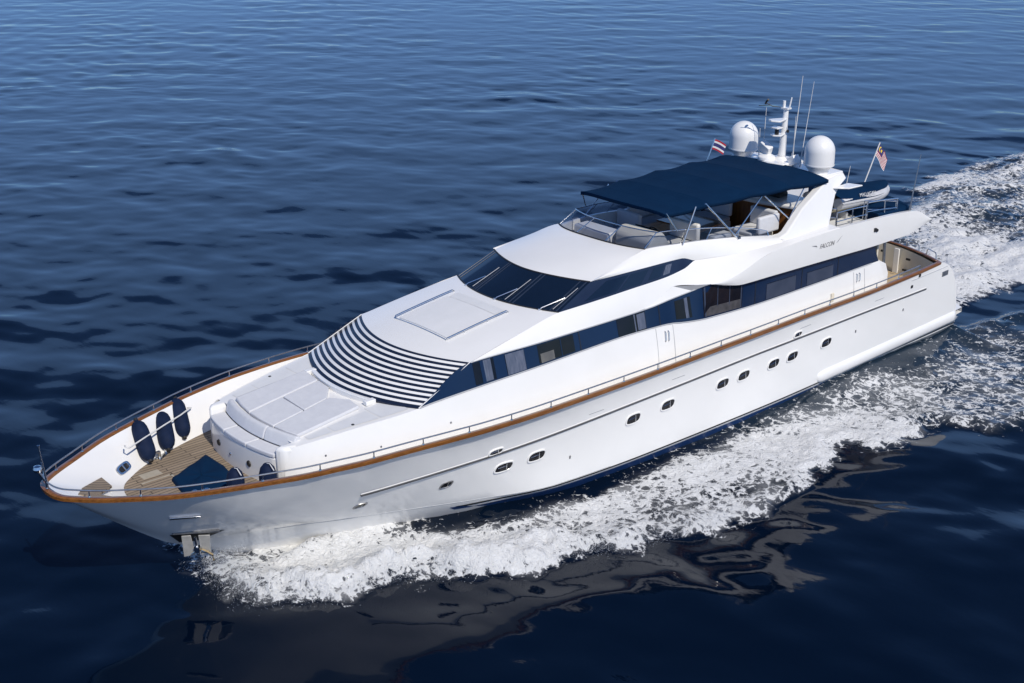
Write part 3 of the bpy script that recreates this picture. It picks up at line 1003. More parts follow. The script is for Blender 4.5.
cushion_prism('sun_pad', [(-5.465, 0.69), (-5.52, 1.15), (-5.60, 1.52), (-7.5, 1.38), (-7.56, 0.9), (-7.25, 0.42)], topz, 0.09, CUSH, 'long pale grey sun pad along the port side of the foredeck bed', 'sun pad', g, 0.025)
# raised lip behind the pads with two cup corners
mb = MB()
SF = Arc(-8.53, 3.68, 2.48, 0.76, 0.02)
lip = [SF(u) + Vector((0.06, 0, -0.02)) for u in np.linspace(-0.56, 0.56, 15)]
mb.sweep([tuple(p) for p in lip], [(-0.07, -0.1), (-0.07, 0.05), (0.07, 0.07), (0.07, -0.1)])
for s in (-1, 1):
    p = SF(0.54 * s)
    mb.box((p.x + 0.14, p.y, p.z - 0.01), (0.3, 0.16, 0.12))
mb.build('sunpad_coaming', GEL, yacht, bevel=0.02)

# ------------------------------------------------------------------ striped louvre
SR = Arc(-10.27, 4.42, 2.38, 0.78, 0.03)
mb = MB()
arc_grid(mb, SF, SR, 41, 22)
rows = [[tuple(SF(u) + Vector((0, 0, -dz))) for u in np.linspace(-1, 1, 41)] for dz in (0, 0.2)]
mb.grid(rows)
lou = mb.build('louvre_panel', mottled('louvre_navy', (0.008, 0.014, 0.035), (0.012, 0.02, 0.045), 3.0, rough=0.35), yacht)
NS = 10
for k in range(NS):
    v0 = (k + 0.62) / (NS + 0.55)
    v1 = v0 + 0.44 / (NS + 0.55)
    mb = MB()
    rows = []
    for v, off in ((v0, 0.003), (v0, 0.010), (v1, 0.016), (v1, 0.003)):
        rows.append([arc_pt(SF, SR, u, v, off) for u in np.linspace(-0.992, 0.992, 41)])
    mb.grid(rows)
    mb.build('slat', GEL, lou, angle=30)
# white edge trim down the sides
for s in (1, -1):
    mb = MB()
    mb.tube([arc_pt(SF, SR, s, v, 0.01) for v in np.linspace(0, 1, 12)], 0.013, 6)
    mb.build('edge_trim', GEL, lou)

# ------------------------------------------------------------------ coachroof, hatch, windscreen
WSB = Arc(-13.56, 4.93, 2.16, 0.62, 0.02)
WST = Arc(-14.86, 5.48, 2.03, 0.62, 0.03, 1.8)
mb = MB()
arc_grid(mb, SR, WSB, 33, 16, crown=0.035)
mb.build('coachroof', GEL, yacht)
def roof_pt(x, y, dz=0.0):
    lo, hi = 0.0, 1.0
    for _ in range(30):
        v = (lo + hi) / 2
        hw = (SR.hw * (1 - v) + WSB.hw * v)
        p = arc_raw(SR, WSB, y / hw, v, 0.035)
        if p.x > x: lo = v
        else: hi = v
    return Vector((x, y, p.z + dz))
mb = MB()
rows = []
nz = 10
for i in range(nz + 1):
    x = -10.58 - (12.25 - 10.58) * i / nz
    rows.append([roof_pt(x, y, 0.035) for y in np.linspace(-1.02, 1.06, 13)])
mb.grid(rows)
edge = [r[0] for r in rows] + rows[-1][1:] + [r[-1] for r in rows[::-1]][1:] + rows[0][::-1][1:-1]
mb.grid([edge + [edge[0]], [p + Vector((0, 0, -0.06)) for p in edge + [edge[0]]]])
mb.build('deck_hatch', mottled('hatch_gelcoat', (0.72, 0.725, 0.73), (0.76, 0.76, 0.765), 2, rough=0.5), yacht, bevel=0.012, angle=40)
mb = MB()
for i in range(2):
    x = -12.28 - 0.28 * i
mb.grid([[roof_pt(-12.29, y, 0.008) for y in np.linspace(-0.98, 1.0, 9)], [roof_pt(-12.62, y, 0.008) for y in np.linspace(-0.98, 1.0, 9)]])
mb.build('hatch_step', NONSKID, yacht)
for s in (-1, 1):
    pts = [roof_pt(x, s * (1.14 + 0.02 * (x + 10.5) / -2), 0.07) for x in np.linspace(-10.55, -12.55, 12)]
    mb = MB()
    mb.tube([roof_pt(-10.52, s * 1.1, 0.01), roof_pt(-10.53, s * 1.13, 0.06)] + pts + [roof_pt(-12.62, s * 1.16, 0.01)], 0.021, 8)
    for x in (-11.1, -11.9):
        mb.tube([roof_pt(x, s * 1.15, 0.0), roof_pt(x, s * 1.15, 0.07)], 0.018, 6)
    mb.build('grab_rail', STEEL, yacht)
mb = MB()
mb.tube([roof_pt(-10.52, y, 0.02) for y in np.linspace(-1.12, 1.12, 13)], 0.010, 6)
mb.build('hatch_edge', STEEL, yacht)

# windscreen
mb = MB()
arc_grid(mb, WSB, WST, 41, 10)
ws = mb.build('windscreen', GLASS, yacht)
MULL = mottled('mullion_navy', (0.02, 0.03, 0.055), (0.03, 0.042, 0.07), 2.0, rough=0.25)
for uc in (-0.96, -0.885, -0.35, -0.30, 0.33, 0.385, 0.885, 0.96):
    mb = MB()
    rows = []
    for du, off in ((-0.009, 0.003), (-0.007, 0.012), (0.007, 0.012), (0.009, 0.003)):
        rows.append([arc_pt(WSB, WST, uc + du, v, off) for v in np.linspace(0.02, 0.98, 8)])
    mb.grid(rows)
    mb.build('mullion', MULL, ws)
mb = MB()
mb.tube([arc_pt(WSB, WST, u, 0.0, 0.01) for u in np.linspace(-1, 1, 41)], 0.02, 6)
mb.tube([arc_pt(WSB, WST, u, 1.0, 0.0) for u in np.linspace(-1, 1, 41)], 0.025, 6)
mb.build('seal', BLACK, ws)
for u0 in (0.78, 0.12, -0.56):
    arm = MB()
    arm.tube([arc_pt(WSB, WST, u0, -0.03, 0.02), arc_pt(WSB, WST, u0 + 0.01, 0.03, 0.05), arc_pt(WSB, WST, u0 + 0.145, 0.40, 0.05)], 0.016, 6)
    arm.lathe(arc_pt(WSB, WST, u0, -0.02, 0.0), [(0.04, 0), (0.04, 0.05), (0.0, 0.06)], 10)
    w = arm.build('wiper', STEEL, yacht)
    bl = MB()
    bl.tube([arc_pt(WSB, WST, u0 + 0.135 + 0.03 * v, 0.05 + 0.70 * v, 0.03) for v in np.linspace(0, 1, 5)], 0.009, 6)
    bl.build('blade', GREYP, w)

# ------------------------------------------------------------------ lower window band
BT = Curve3([(-8.54, 2.485, 3.69), (-10.27, 2.385, 4.42), (-12.93, 2.5, 4.41), (-15.59, 2.5, 4.39), (-16.8, 2.52, 4.41), (-17.6, 2.54, 4.48), (-18.47, 2.6, 4.56), (-19.1, 2.78, 4.69), (-20.3, 2.83, 4.62), (-23, 2.84, 4.55), (-27.25, 2.84, 4.42)])
def band_pt(x, v, dy=0.0):
    """v = 0 at the sill, 1 at the head"""
    ya, za = WT.atx(x)
    yb, zb = BT.atx(x)
    return Vector((x, ya + (yb - ya) * v + dy, za + (zb - za) * v))
mb = MB()
rows = [[], [], [], []]
for x in list(np.linspace(-8.56, -10.27, 16)) + list(np.linspace(-10.4, -27.2, 90)):
    for j in range(4):
        rows[j].append(tuple(band_pt(x, j / 3)))
last = [(-27.2 - 0.42 * (1 - j / 3), band_pt(-27.2, j / 3).y, band_pt(-27.2, j / 3).z) for j in range(4)]
for j in range(4):
    rows[j].append(last[j])
mb.grid(rows)
wband = build_lr(mb, 'window_band', NAVY, yacht, angle=60)
def band_panel(name, x0, x1, v0, v1, mat, parent, off=0.008, lean=0.0, n=6):
    mb = MB()
    rows = []
    for v in (v0, v1):
        rows.append([band_pt(x0 + (x1 - x0) * t - lean * v, v, off) for t in np.linspace(0, 1, n)])
    mb.grid(rows)
    return mb.build(name, mat, parent)
def band_window(x0, x1, v0, v1, lean=0.0, curtains_reflections=(), mat=None):
    w = band_panel('window', x0, x1, v0, v1, mat or PANE, yacht, 0.006, lean)
    for a, b_, c0, c1, m in curtains_reflections:
        band_panel('curtain_or_reflection', x0 + (x1 - x0) * a, x0 + (x1 - x0) * b_, v0 + (v1 - v0) * c0, v0 + (v1 - v0) * c1, m, w, 0.011, lean)
    return w
band_window(-10.32, -11.0, 0.08, 0.94, 0.0, ((0.34, 0.5, 0, 1, NAVY), (0.5, 0.85, 0.02, 1, CURT)))
band_window(-11.36, -12.0, 0.06, 0.92, 0.0, ((0.02, 0.98, 0.0, 1, CURT),))
band_window(-12.45, -13.75, 0.10, 0.92, 0.0, ((0.05, 0.42, 0.0, 0.5, REFLECT), (0.62, 0.64, 0, 1, NAVY)))  # pale lower panel is a reflected light patch put in as colour
band_window(-15.42, -16.55, 0.04, 0.94, 0.0, ((0.60, 0.64, 0, 1, CURT), (0.70, 0.98, 0.05, 0.95, CURT)))
band_window(-17.75, -18.35, 0.14, 0.86, 0.0, ((0.6, 0.8, 0, 1, CURT),))
band_window(-18.8, -20.5, 0.06, 0.95, 0.0, ((0.02, 0.05, 0, 1, BLIND), (0.33, 0.35, 0, 1, BLIND), (0.64, 0.66, 0, 1, BLIND), (0.95, 0.98, 0, 1, BLIND), (0.05, 0.95, 0.0, 0.30, mottled('saloon_backs', (0.04, 0.038, 0.04), (0.1, 0.095, 0.1), 6, rough=0.3))),
            mottled('warm_smoked_pane', (0.008, 0.007, 0.010), (0.02, 0.014, 0.015), 1.2, rough=0.05, spec=0.35))
band_window(-21.65, -23.1, 0.05, 0.55, 0.0, ((0.0, 1.0, 0.0, 0.98, BLIND),))
band_window(-23.68, -25.05, 0.05, 0.50, 0.0, ((0.0, 1.0, 0.0, 0.98, BLIND),))
for x in (-13.95, -17.1, -21.1, -23.4, -25.3):
    rows = [[band_pt(x, v, 0.006) for v in (0.02, 0.98)], [band_pt(x - 0.03, v, 0.006) for v in (0.02, 0.98)]]
    mb = MB()
    mb.grid(rows)
    mb.build('panel_joint', BLACK, wband)
mb = MB()
for A, B2 in ((WT, 0), (BT, 1)):
    pts = [band_pt(x, B2, 0.006) for x in np.linspace(-10.3, -27.2, 70)]
    mb.tube(pts, 0.018, 6)
mb.tube([band_pt(x, 0, 0.006) for x in np.linspace(-8.56, -10.3, 8)], 0.018, 6)
mb.build('band_trim', GREYP, wband)

# shoulder, upper windows, flybridge side
SU = Curve3([(-10.27, 2.38, 4.42), (-12.3, 2.25, 4.76), (-13.56, 2.16, 4.93), (-15.77, 2.3, 5.03), (-17.57, 2.3, 5.07), (-18.38, 2.3, 5.16), (-19.0, 2.2, 5.28), (-20.7, 2.55, 5.25), (-22.4, 2.76, 5.29), (-25.0, 2.98, 5.31)])
SL = Curve3([(-10.27, 2.385, 4.42), (-12.93, 2.5, 4.41), (-15.0, 2.5, 4.39), (-16.6, 2.5, 4.42), (-17.2, 2.47, 4.58), (-17.82, 2.45, 4.80), (-19.0, 2.85, 4.71), (-19.6, 3.0, 4.74), (-21.69, 3.0, 5.19), (-25.0, 3.0, 5.29)])
mb = MB()
# common x stations so that creases line up
rows = [[] for _ in range(6)]
for x in list(np.linspace(-10.28, -19.0, 60)) + list(np.linspace(-19.1, -25.0, 40)):
    ya, za = SU.atx(x)
    yb, zb = SL.atx(x)
    for j in range(6):
        v = j / 5
        rows[j].append((x, ya + (yb - ya) * v + 0.03 * 4 * v * (1 - v) * (1 if x > -16.5 else 0.3), za + (zb - za) * v))
mb.grid(rows)
tpx = np.linspace(-22.3, -25.0, 20)
mb.grid([[(x, *SU.atx(x)) for x in tpx], [(x, 2.2, SU.atx(x)[1] + 0.06) for x in tpx], [(x, 2.1, 4.8) for x in tpx]])
A_, Bp, C_ = (-17.82, 2.45, 4.80), (-18.47, 2.6, 4.56), (-19.0, 2.85, 4.71)
pl = [SL.atx(x) for x in np.linspace(-16.6, -17.82, 8)]
pb = [BT.atx(x) for x in np.linspace(-16.6, -18.47, 8)]
mb.grid([[(x, *p) for x, p in zip(np.linspace(-16.6, -17.82, 8), pl)], [(x, *p) for x, p in zip(np.linspace(-16.6, -18.47, 8), pb)]])
build_lr(mb, 'shoulder', GEL, yacht, angle=28)
mb = MB()
mb.add([A_, Bp, C_], [(0, 1, 2)])
build_lr(mb, 'overhang_underside', GREYP, yacht)  # grey instead of white: shade under the flare is put into the colour
# flybridge overhang side
OC = Curve3([(-19.0, 2.85, 4.712), (-19.6, 3.0, 4.745), (-21.69, 3.0, 5.19), (-23.5, 3.0, 5.27), (-25, 3.0, 5.29), (-27, 3.0, 5.23), (-29.26, 3.0, 5.09), (-30.42, 2.98, 4.60)])
OL = Curve3([(-19.0, 2.85, 4.70), (-19.6, 2.97, 4.57), (-20.31, 3.0, 4.45), (-21.58, 3.0, 4.42), (-25, 3.0, 4.34), (-27.37, 3.0, 4.29), (-28.8, 3.0, 4.29), (-30.42, 2.98, 4.56)])
mb = MB()
rows = [[] for _ in range(5)]
for x in np.linspace(-19.0, -30.42, 70):
    ya, za = OC.atx(x)
    yb, zb = OL.atx(x)
    for j in range(5):
        v = j / 4
        rows[j].append((x, ya + (yb - ya) * v + 0.022 * 4 * v * (1 - v), za + (zb - za) * v))
mb.grid(rows)
# underside, deck top and rounded aft edge
r1 = [(x, OL.atx(x)[0], OL.atx(x)[1]) for x in np.linspace(-19.0, -30.42, 70)]
mb.grid([r1, [(x, min(2.75, y - 0.1) if x > -27.3 else 0.0, z + 0.02) for x, y, z in r1]])
ri = [(x, OC.atx(x)[0] - 0.14, OC.atx(x)[1] - 0.005) for x in np.linspace(-24.8, -30.2, 30)]
ro = [(x, OC.atx(x)[0], OC.atx(x)[1]) for x in np.linspace(-24.8, -30.2, 30)]
rf = [(x, OC.atx(x)[0] - 0.17, 4.82 if x > -29.4 else 4.7) for x in np.linspace(-24.8, -30.2, 30)]
mb.grid([ro, ri, rf])
aft = [(-30.42 - 0.75 * (1 - u * u), 2.98 * u) for u in np.linspace(1, 0, 14)]
mb.grid([[(x + 0.9, y * 0.95, 5.0 - 0.0 * u) for (x, y), u in zip(aft, np.linspace(1, 0, 14))], [(x, y, 4.62) for x, y in aft], [(x, y, 4.55) for x, y in aft], [(x + 1.2, y * 0.95, 4.3) for x, y in aft]])
mb.mirror()
mb.build('flybridge_overhang', GEL, yacht, angle=35)
mb = MB()
mb.grid([[(-24.4, y, 4.86), (-29.9, y, 4.86)] for y in np.linspace(-2.85, 2.85, 5)])
mb.build('boat_deck', NONSKID, yacht)
# upper side windows
UT = Curve3([(-14.86, 2.03, 5.48), (-15.96, 2.1, 5.48), (-17.2, 2.14, 5.47), (-18.46, 2.15, 5.44), (-19.0, 2.19, 5.285)])
UB = Curve3([(-13.56, 2.16, 4.93), (-15.77, 2.3, 5.03), (-17.57, 2.3, 5.07), (-18.38, 2.3, 5.16), (-19.0, 2.2, 5.28)])
def up_pt(u, v, off=0.0):
    p = Vector(UB(u)[0]).lerp(Vector(UT(u)[0]), v)
    p.y += off
    return p
mb = MB()
mb.grid([[up_pt(u, v) for u in np.linspace(0, 1, 40)] for v in (0, 0.5, 1)])
uw = build_lr(mb, 'side_window_band', mottled('navy_smoke_paint', (0.012, 0.02, 0.046), (0.016, 0.027, 0.058), 1.0, rough=0.12, spec=0.4), yacht, angle=50)
for u0, u1, v0, v1 in ((0.13, 0.365, 0.14, 0.86), (0.385, 0.55, 0.14, 0.86), (0.60, 0.70, 0.18, 0.85), (0.715, 0.77, 0.2, 0.82)):
    mb = MB()
    mb.grid([[up_pt(u0 + (u1 - u0) * t + (0.05 if u0 < 0.2 else 0.0) * (v if t < 0.5 else 0), v, 0.007) for t in np.linspace(0, 1, 6)] for v in (v0, v1)])
    mb.build('window', GLASS if u0 < 0.71 else CURT, yacht)
# roof side above the windows up to the flybridge coaming
CT = Curve3([(-14.86, 2.03, 5.48), (-16, 1.93, 5.68), (-17.28, 1.8, 5.87), (-18.62, 2.0, 5.83), (-20.69, 2.2, 5.65), (-22.4, 2.42, 5.42)])
UT2 = Curve3([(-14.86, 2.03, 5.48), (-15.96, 2.1, 5.48), (-17.2, 2.14, 5.47), (-18.46, 2.15, 5.44), (-19.0, 2.2, 5.285), (-20.7, 2.55, 5.25), (-22.4, 2.76, 5.29)])
mb = MB()
rows = [[] for _ in range(6)]
for x in list(np.linspace(-14.861, -19.0, 34)) + list(np.linspace(-19.1, -22.4, 24)):
    ya, za = CT.atx(x)
    yb, zb = UT2.atx(x)
    for j in range(6):
        v = j / 5
        rows[j].append((x, ya + (yb - ya) * v + 0.05 * 4 * v * (1 - v), za + (zb - za) * v + 0.03 * 4 * v * (1 - v)))
mb.grid(rows)
# coaming inside
tp = [(x, *CT.atx(x)) for x in np.linspace(-17.3, -22.4, 26)]
mb.grid([tp, [(x, y - 0.1, z) for x, y, z in tp], [(x, y - 0.16, 4.78) for x, y, z in tp]])
build_lr(mb, 'flybridge_coaming', GEL, yacht, angle=30)
FBB = Arc(-17.28, 5.87, 1.8, 0.46, 0.06, 3.0)
mb = MB()
rows = []
for j in range(13):
    v = j / 12
    r = []
    for u in np.linspace(-1, 1, 33):
        p = arc_raw(WST, FBB, u, v, 0.0)
        # roof edge follows the coaming curve
        if abs(u) > 0.4:
            ex = WST.x + (FBB.x - WST.x) * v
            cy, cz = CT.atx(ex)
            ed = arc_raw(WST, FBB, 1.0, v, 0.0)
            wgt = ((abs(u) - 0.4) / 0.6) ** 3
            p.y += math.copysign(cy - ed.y, u) * wgt
            p.z += (cz - ed.z - 0.05 * 4 * v * (1 - v)) * wgt
        p.z += 0.05 * 4 * v * (1 - v)
        r.append(p)
    rows.append(r)
mb.grid(rows)
mb.build('wheelhouse_roof', GEL, yacht)

# ------------------------------------------------------------------ flybridge
mb = MB()
mb.grid([[(x, y, 4.78) for y in np.linspace(-2.35, 2.35, 9)] for x in (-17.2, -20, -22.5, -24.6)])
mb.build('flybridge_sole', mottled('flybridge_teak', (0.30, 0.24, 0.17), (0.38, 0.31, 0.22), 2.0, rough=0.6, stretch=(1, 14, 1)), yacht)
# bulkhead in front, inside
mb = MB()
mb.grid([[tuple(FBB(u) + Vector((-0.06, 0, 0))) for u in np.linspace(-1, 1, 25)], [tuple(FBB(u) + Vector((-0.35, 0, 0)))[:2] + (4.8,) for u in np.linspace(-1, 1, 25)]])
mb.grid([[tuple(FBB(u) + Vector((-0.0, 0, -0.01))) for u in np.linspace(-1, 1, 25)], [tuple(FBB(u) + Vector((-0.06, 0, 0.0))) for u in np.linspace(-1, 1, 25)]])
mb.build('dash_bulkhead', VINYL, yacht)
# flybridge windscreen
FBT = Arc(-17.88, 6.24, 1.71, 0.34, 0.02, 2.5)
mb = MB()
arc_grid(mb, FBB, FBT, 31, 4)
fws = mb.build('flybridge_windscreen', TINT, yacht)
mb = MB()
mb.tube([FBT(u) for u in np.linspace(-1, 1, 31)], 0.018, 8)
for u in (-0.98, -0.33, 0.33, 0.98):
    mb.tube([arc_pt(FBB, FBT, u, v, 0.0) for v in (0, 0.5, 1)], 0.016, 8)
mb.build('screen_frame', STEEL, fws)
mb = MB()
mb.tube([tuple(FBB(u) + Vector((0.01, 0, 0.01))) for u in np.linspace(-1, 1, 31)], 0.022, 6)
mb.build('seal', BLACK, fws)
for s in (1, -1):
    xs = np.linspace(-17.28, -22.2, 20)
    base = [(x, s * (CT.atx(x)[0] - 0.03), CT.atx(x)[1]) for x in xs]
    def htop(x):
        t = (x + 17.28) / (-22.2 + 17.28)
        return 0.37 * (1 - t) ** 0.7 + 0.13 * t
    topc = [(x - 0.58 * (1 - (x + 17.28) / -4.92), y - s * 0.06, z + htop(x)) for x, y, z in base]
    topc = [(min(p[0], -17.88), p[1], p[2]) for p in topc]
    mb = MB()
    mb.grid([base, topc])
    sg = mb.build('side_screen', TINT, yacht)
    mb = MB()
    mb.tube(topc, 0.016, 8)
    for i in (5, 9, 14, 19):
        mb.tube([base[i], topc[i]], 0.014, 6)
    mb.build('screen_frame', STEEL, sg)
# helm console
mb = MB()
mb.prism([(-17.7, 0.15, 4.8), (-17.7, 0.15, 5.95), (-17.95, 0.15, 6.17), (-18.35, 0.15, 6.1), (-18.6, 0.15, 5.75), (-18.6, 0.15, 4.8)], (0, 1.4, 0))
con = mb.build('helm_console', mottled('console_white', (0.62, 0.60, 0.54), (0.68, 0.66, 0.60), 3, rough=0.4), yacht, bevel=0.09)
mb = MB()
mb.prism([(-18.36, 0.35, 6.112), (-18.61, 0.35, 5.762), (-18.62, 0.35, 5.77), (-18.37, 0.35, 6.12)], (0, 1.0, 0))
mb.build('instrument_panel', BLACK, con)
mb = MB()
ring = [(-18.75 + 0.1 * math.sin(a), 0.8 + 0.22 * math.cos(a), 5.85 + 0.2 * math.sin(a)) for a in np.linspace(0, 2 * math.pi, 24, endpoint=False)]
mb.tube(ring, 0.018, 6, closed=True)
for k in (0, 8, 16):
    mb.tube([ring[k], (-18.72, 0.8, 5.85)], 0.01, 5)
mb.build('steering_wheel', BLACK, con)
mb = MB()
mb.box((-17.9, -0.75, 5.35), (0.6, 1.5, 1.05))
mb.build('dash_locker', GEL, yacht, bevel=0.06)

def seat(name, x0, x1, y0, y1, back, mat=CUSH, zb=4.78, h=0.42):
    mb = MB()
    mb.box(((x0 + x1) / 2, (y0 + y1) / 2, zb + h * 0.45), (abs(x1 - x0), abs(y1 - y0), h * 0.9))
    o = mb.build(name, VINYL, yacht, bevel=0.03)
    mb = MB()
    mb.box(((x0 + x1) / 2, (y0 + y1) / 2, zb + h * 0.9 + 0.065), (abs(x1 - x0) - 0.03, abs(y1 - y0) - 0.03, 0.13))
    mb.build('cushion', mat, o, bevel=0.04)
    for bx, by, dx, dy in back:
        mb = MB()
        mb.box((bx, by, zb + h + 0.36), (dx, dy, 0.56))
        mb.build('backrest', mat, o, bevel=0.06)
    return o
seat('helm_seat', -19.3, -19.95, 0.3, 1.5, [(-19.98, 0.9, 0.16, 1.15)], VINYL, h=0.62)
seat('sofa', -20.6, -23.4, -2.1, -1.35, [(-22.0, -2.12, 2.7, 0.16)])
seat('sofa', -22.75, -23.45, -1.3, -0.15, [(-23.5, -0.75, 0.18, 1.1)])
seat('bench', -22.2, -23.3, 0.75, 1.7, [(-23.28, 1.3, 0.2, 1.0), (-22.7, 1.92, 1.0, 0.16)], CUSH, h=0.5)
seat('bench', -18.9, -20.0, -2.0, -0.9, [(-20.0, -1.45, 0.16, 1.0)])
mb = MB()
mb.box((-20.6, 1.75, 5.25), (0.8, 0.34, 0.9))
mb.build('side_locker', VINYL, yacht, bevel=0.05)
mb = MB()
mb.prism([(-20.9, -1.1, 5.42), (-20.9, 0.7, 5.42), (-22.3, 0.5, 5.42), (-22.3, -1.0, 5.42)], (0, 0, 0.05))
mb.tube([(-21.6, -0.2, 4.78), (-21.6, -0.2, 5.42)], 0.06, 10)
mb.build('flybridge_table', WOODV, yacht)
# bar: varnished front with white top
bar_p = [(-24.0, -1.9), (-23.75, -0.9), (-23.85, 0.7), (-24.15, 1.95), (-25.2, 2.1), (-25.2, -2.05)]
mb = MB()
mb.prism([(x, y, 4.78) for x, y in bar_p], (0, 0, 1.04))
bar = mb.build('bar', WOODV, yacht)
mb = MB()
mb.prism([(x + 0.08 * (1 if x > -25 else 0), y * 1.03, 5.821) for x, y in bar_p], (0, 0, 0.14))
mb.build('counter_top', GEL, bar, bevel=0.05)
mb = MB()
mb.box((-24.7, 0.6, 6.02), (0.5, 0.7, 0.2))
mb.build('barbecue_lid', BLACK, bar, bevel=0.06)

# bimini
CF = Arc(-18.14, 6.79, 1.76, 0.16, 0.03, 2.0)
CR = Arc(-25.25, 6.74, 2.24, 0.05, 0.13, 2.2)
def can_pt(u, v):
    p = CF(u).lerp(CR(u), v)
    w = v * 4.0
    fr = w - math.floor(w)
    p.z += -0.055 * math.sin(math.pi * fr) ** 1.0 + 0.10 * math.sin(math.pi * v) * (1 - 0.4 * u * u) - 0.06 * abs(u) ** 6
    p.y += -0.04 * u * math.sin(math.pi * fr)
    return p
mb = MB()
nv = 49
rows = [[can_pt(u, j / (nv - 1)) for u in np.linspace(-1, 1, 27)] for j in range(nv)]
mb.grid(rows)
per = [r[0] for r in rows] + rows[-1][1:] + [r[-1] for r in rows[::-1]][1:] + rows[0][::-1][1:]
mb.grid([per, [p + Vector((0, 0, -0.10)) for p in per]])
bim = mb.build('bimini', CANVAS, yacht, solid=0.012, angle=55)
for v_ in (0.125, 0.25, 0.375, 0.5, 0.625, 0.75, 0.875):
    mb = MB()
    mb.grid([[can_pt(u, v_ + dv) + Vector((0, 0, 0.012 if abs(dv) < 0.003 else 0.007)) for u in np.linspace(-0.99, 0.99, 27)] for dv in (-0.004, 0.0, 0.004)])
    mb.build('seam', CANVAS, bim)
def pole(pts, r=0.022, parent=bim):
    mb = MB()
    mb.tube(pts, r, 8)
    mb.build('pole', STEEL, parent)
for s in (1, -1):
    S = lambda x, y, z: (x, s * y, z)
    pole([S(-18.59, 2.05, 5.80), S(-19.39, 1.8, 6.75)])
    pole([S(-20.85, 2.25, 5.60), S(-19.78, 1.83, 6.78)], 0.03)
    pole([S(-20.83, 2.18, 5.72), S(-22.34, 1.95, 6.66)])
    pole([S(-22.34, 1.97, 6.62), S(-23.25, 2.3, 5.78)])
    pole([S(-23.2, 2.32, 5.75), S(-24.28, 2.08, 6.66)])
    pole([S(-18.5, 1.9, 6.2), S(-18.17, 1.75, 6.75)], 0.018)
    mb = MB()
    mb.box(S(-20.86, 2.27, 5.6), (0.16, 0.07, 0.1))
    mb.build('pole_socket', STEEL, bim)
for v in (0.18, 0.25, 0.5, 0.75):
    pole([can_pt(u, v) + Vector((0, 0, -0.03)) for u in np.linspace(-0.97, 0.97, 15)], 0.016)

# radar arch
def arch_side(s):
    outl = [(-22.3, 2.62, 5.36), (-22.75, 2.64, 5.50), (-23.73, 2.45, 6.07), (-24.7, 2.28, 6.42), (-25.3, 2.15, 6.60), (-26.45, 1.95, 6.68), (-26.62, 1.98, 6.46), (-26.1, 2.12, 6.32), (-25.75, 2.22, 6.1), (-25.2, 2.5, 5.55),
            (-24.7, 2.76, 5.16), (-24.0, 2.88, 5.18), (-23.0, 2.78, 5.22)]
    mb = MB()
    a = [Vector((x, s * y, z)) for x, y, z in outl]
    b2 = [Vector((x, s * (y - 0.26), z)) for x, y, z in outl]
    n = len(a)
    mb.add(a + b2, [tuple(range(n)), tuple(range(n, 2 * n))[::-1]] + [(i, (i + 1) % n, (i + 1) % n + n, i + n) for i in range(n)])
    return mb.build('arch_leg', GEL, yacht, bevel=0.04)
for s in (1, -1):
    arch_side(s)
    mb = MB()
    mb.prism([(-25.6, s * 2.14, 6.30), (-26.0, s * 2.55, 6.30), (-26.62, s * 2.62, 6.31), (-26.5, s * 2.12, 6.30)], (0, 0, 0.05))
    mb.build('arch_fin', GEL, yacht, bevel=0.02)
mb = MB()
mb.prism([(-25.15, -1.95, 6.60), (-25.05, 0, 6.66), (-25.15, 1.95, 6.60), (-26.45, 1.95, 6.60), (-26.5, 0, 6.66), (-26.45, -1.95, 6.60)], (0, 0, 0.13))
mb.build('arch_crossbeam', GEL, yacht, bevel=0.04)
mb = MB()
mb.prism([(-25.1, -0.55, 6.74), (-25.0, 0, 6.74), (-25.1, 0.55, 6.74), (-26.2, 0.5, 6.74), (-26.2, -0.5, 6.74)], (0, 0, 0.16))
mb.build('mast_base', GEL, yacht, bevel=0.05)
def dome(x, y):
    mb = MB()
    mb.lathe((x, y, 6.72), [(0.30, 0.0), (0.31, 0.08), (0.44, 0.24), (0.495, 0.27), (0.505, 0.30), (0.495, 0.335)], 40)
    prof = [(0.49, 0.335), (0.488, 0.5), (0.485, 0.7)] + [(0.485 * math.cos(a), 0.72 + 0.50 * math.sin(a)) for a in np.linspace(0.05, math.pi / 2, 12)]
    prof[-1] = (0.0, prof[-1][1])
    d = MB()
    d.lathe((x, y, 6.72), prof, 40)
    o = mb.build('dome_pedestal', GEL, yacht, angle=35)
    d.build('satellite_dome', mottled('dome_white', (0.80, 0.80, 0.80), (0.83, 0.83, 0.82), 2, rough=0.3), o, angle=60)
dome(-25.61, 1.56)
dome(-25.61, -1.56)
# mast
mt = MB()
mt.tube([(-25.70, 0, 6.88), (-25.72, 0, 7.6), (-25.76, 0, 8.6)], [0.13, 0.11, 0.085], 14)
mast = mt.build('mast', GEL, yacht)
mb = MB()
mb.lathe((-25.70, 0, 6.88), [(0.24, 0), (0.22, 0.06), (0.14, 0.12)], 18)
mb.build('mast_foot', GEL, mast)
mb = MB()
mb.box((-25.76, 0, 8.58), (0.22, 0.26, 0.05))
mb.build('masthead', GEL, mast)
mb = MB()
mb.tube([(-25.76, 0.12, 8.58), (-25.8, 0.16, 8.95)], 0.025, 8)
mb.build('mast_prong', GEL, mast)
mb = MB()
mb.tube([(-25.74, -0.08, 8.58), (-25.74, -0.08, 8.82)], 0.05, 10)
mb.build('masthead_light', GEL, mast)
mb = MB()
mb.prism([(-25.7, -0.1, 8.2), (-25.2, -0.28, 8.2), (-25.0, 0.0, 8.22), (-25.2, 0.22, 8.2), (-25.7, 0.1, 8.2)], (0, 0, 0.06))
mb.build('radar_shelf', GEL, mast, bevel=0.02)
mb = MB()
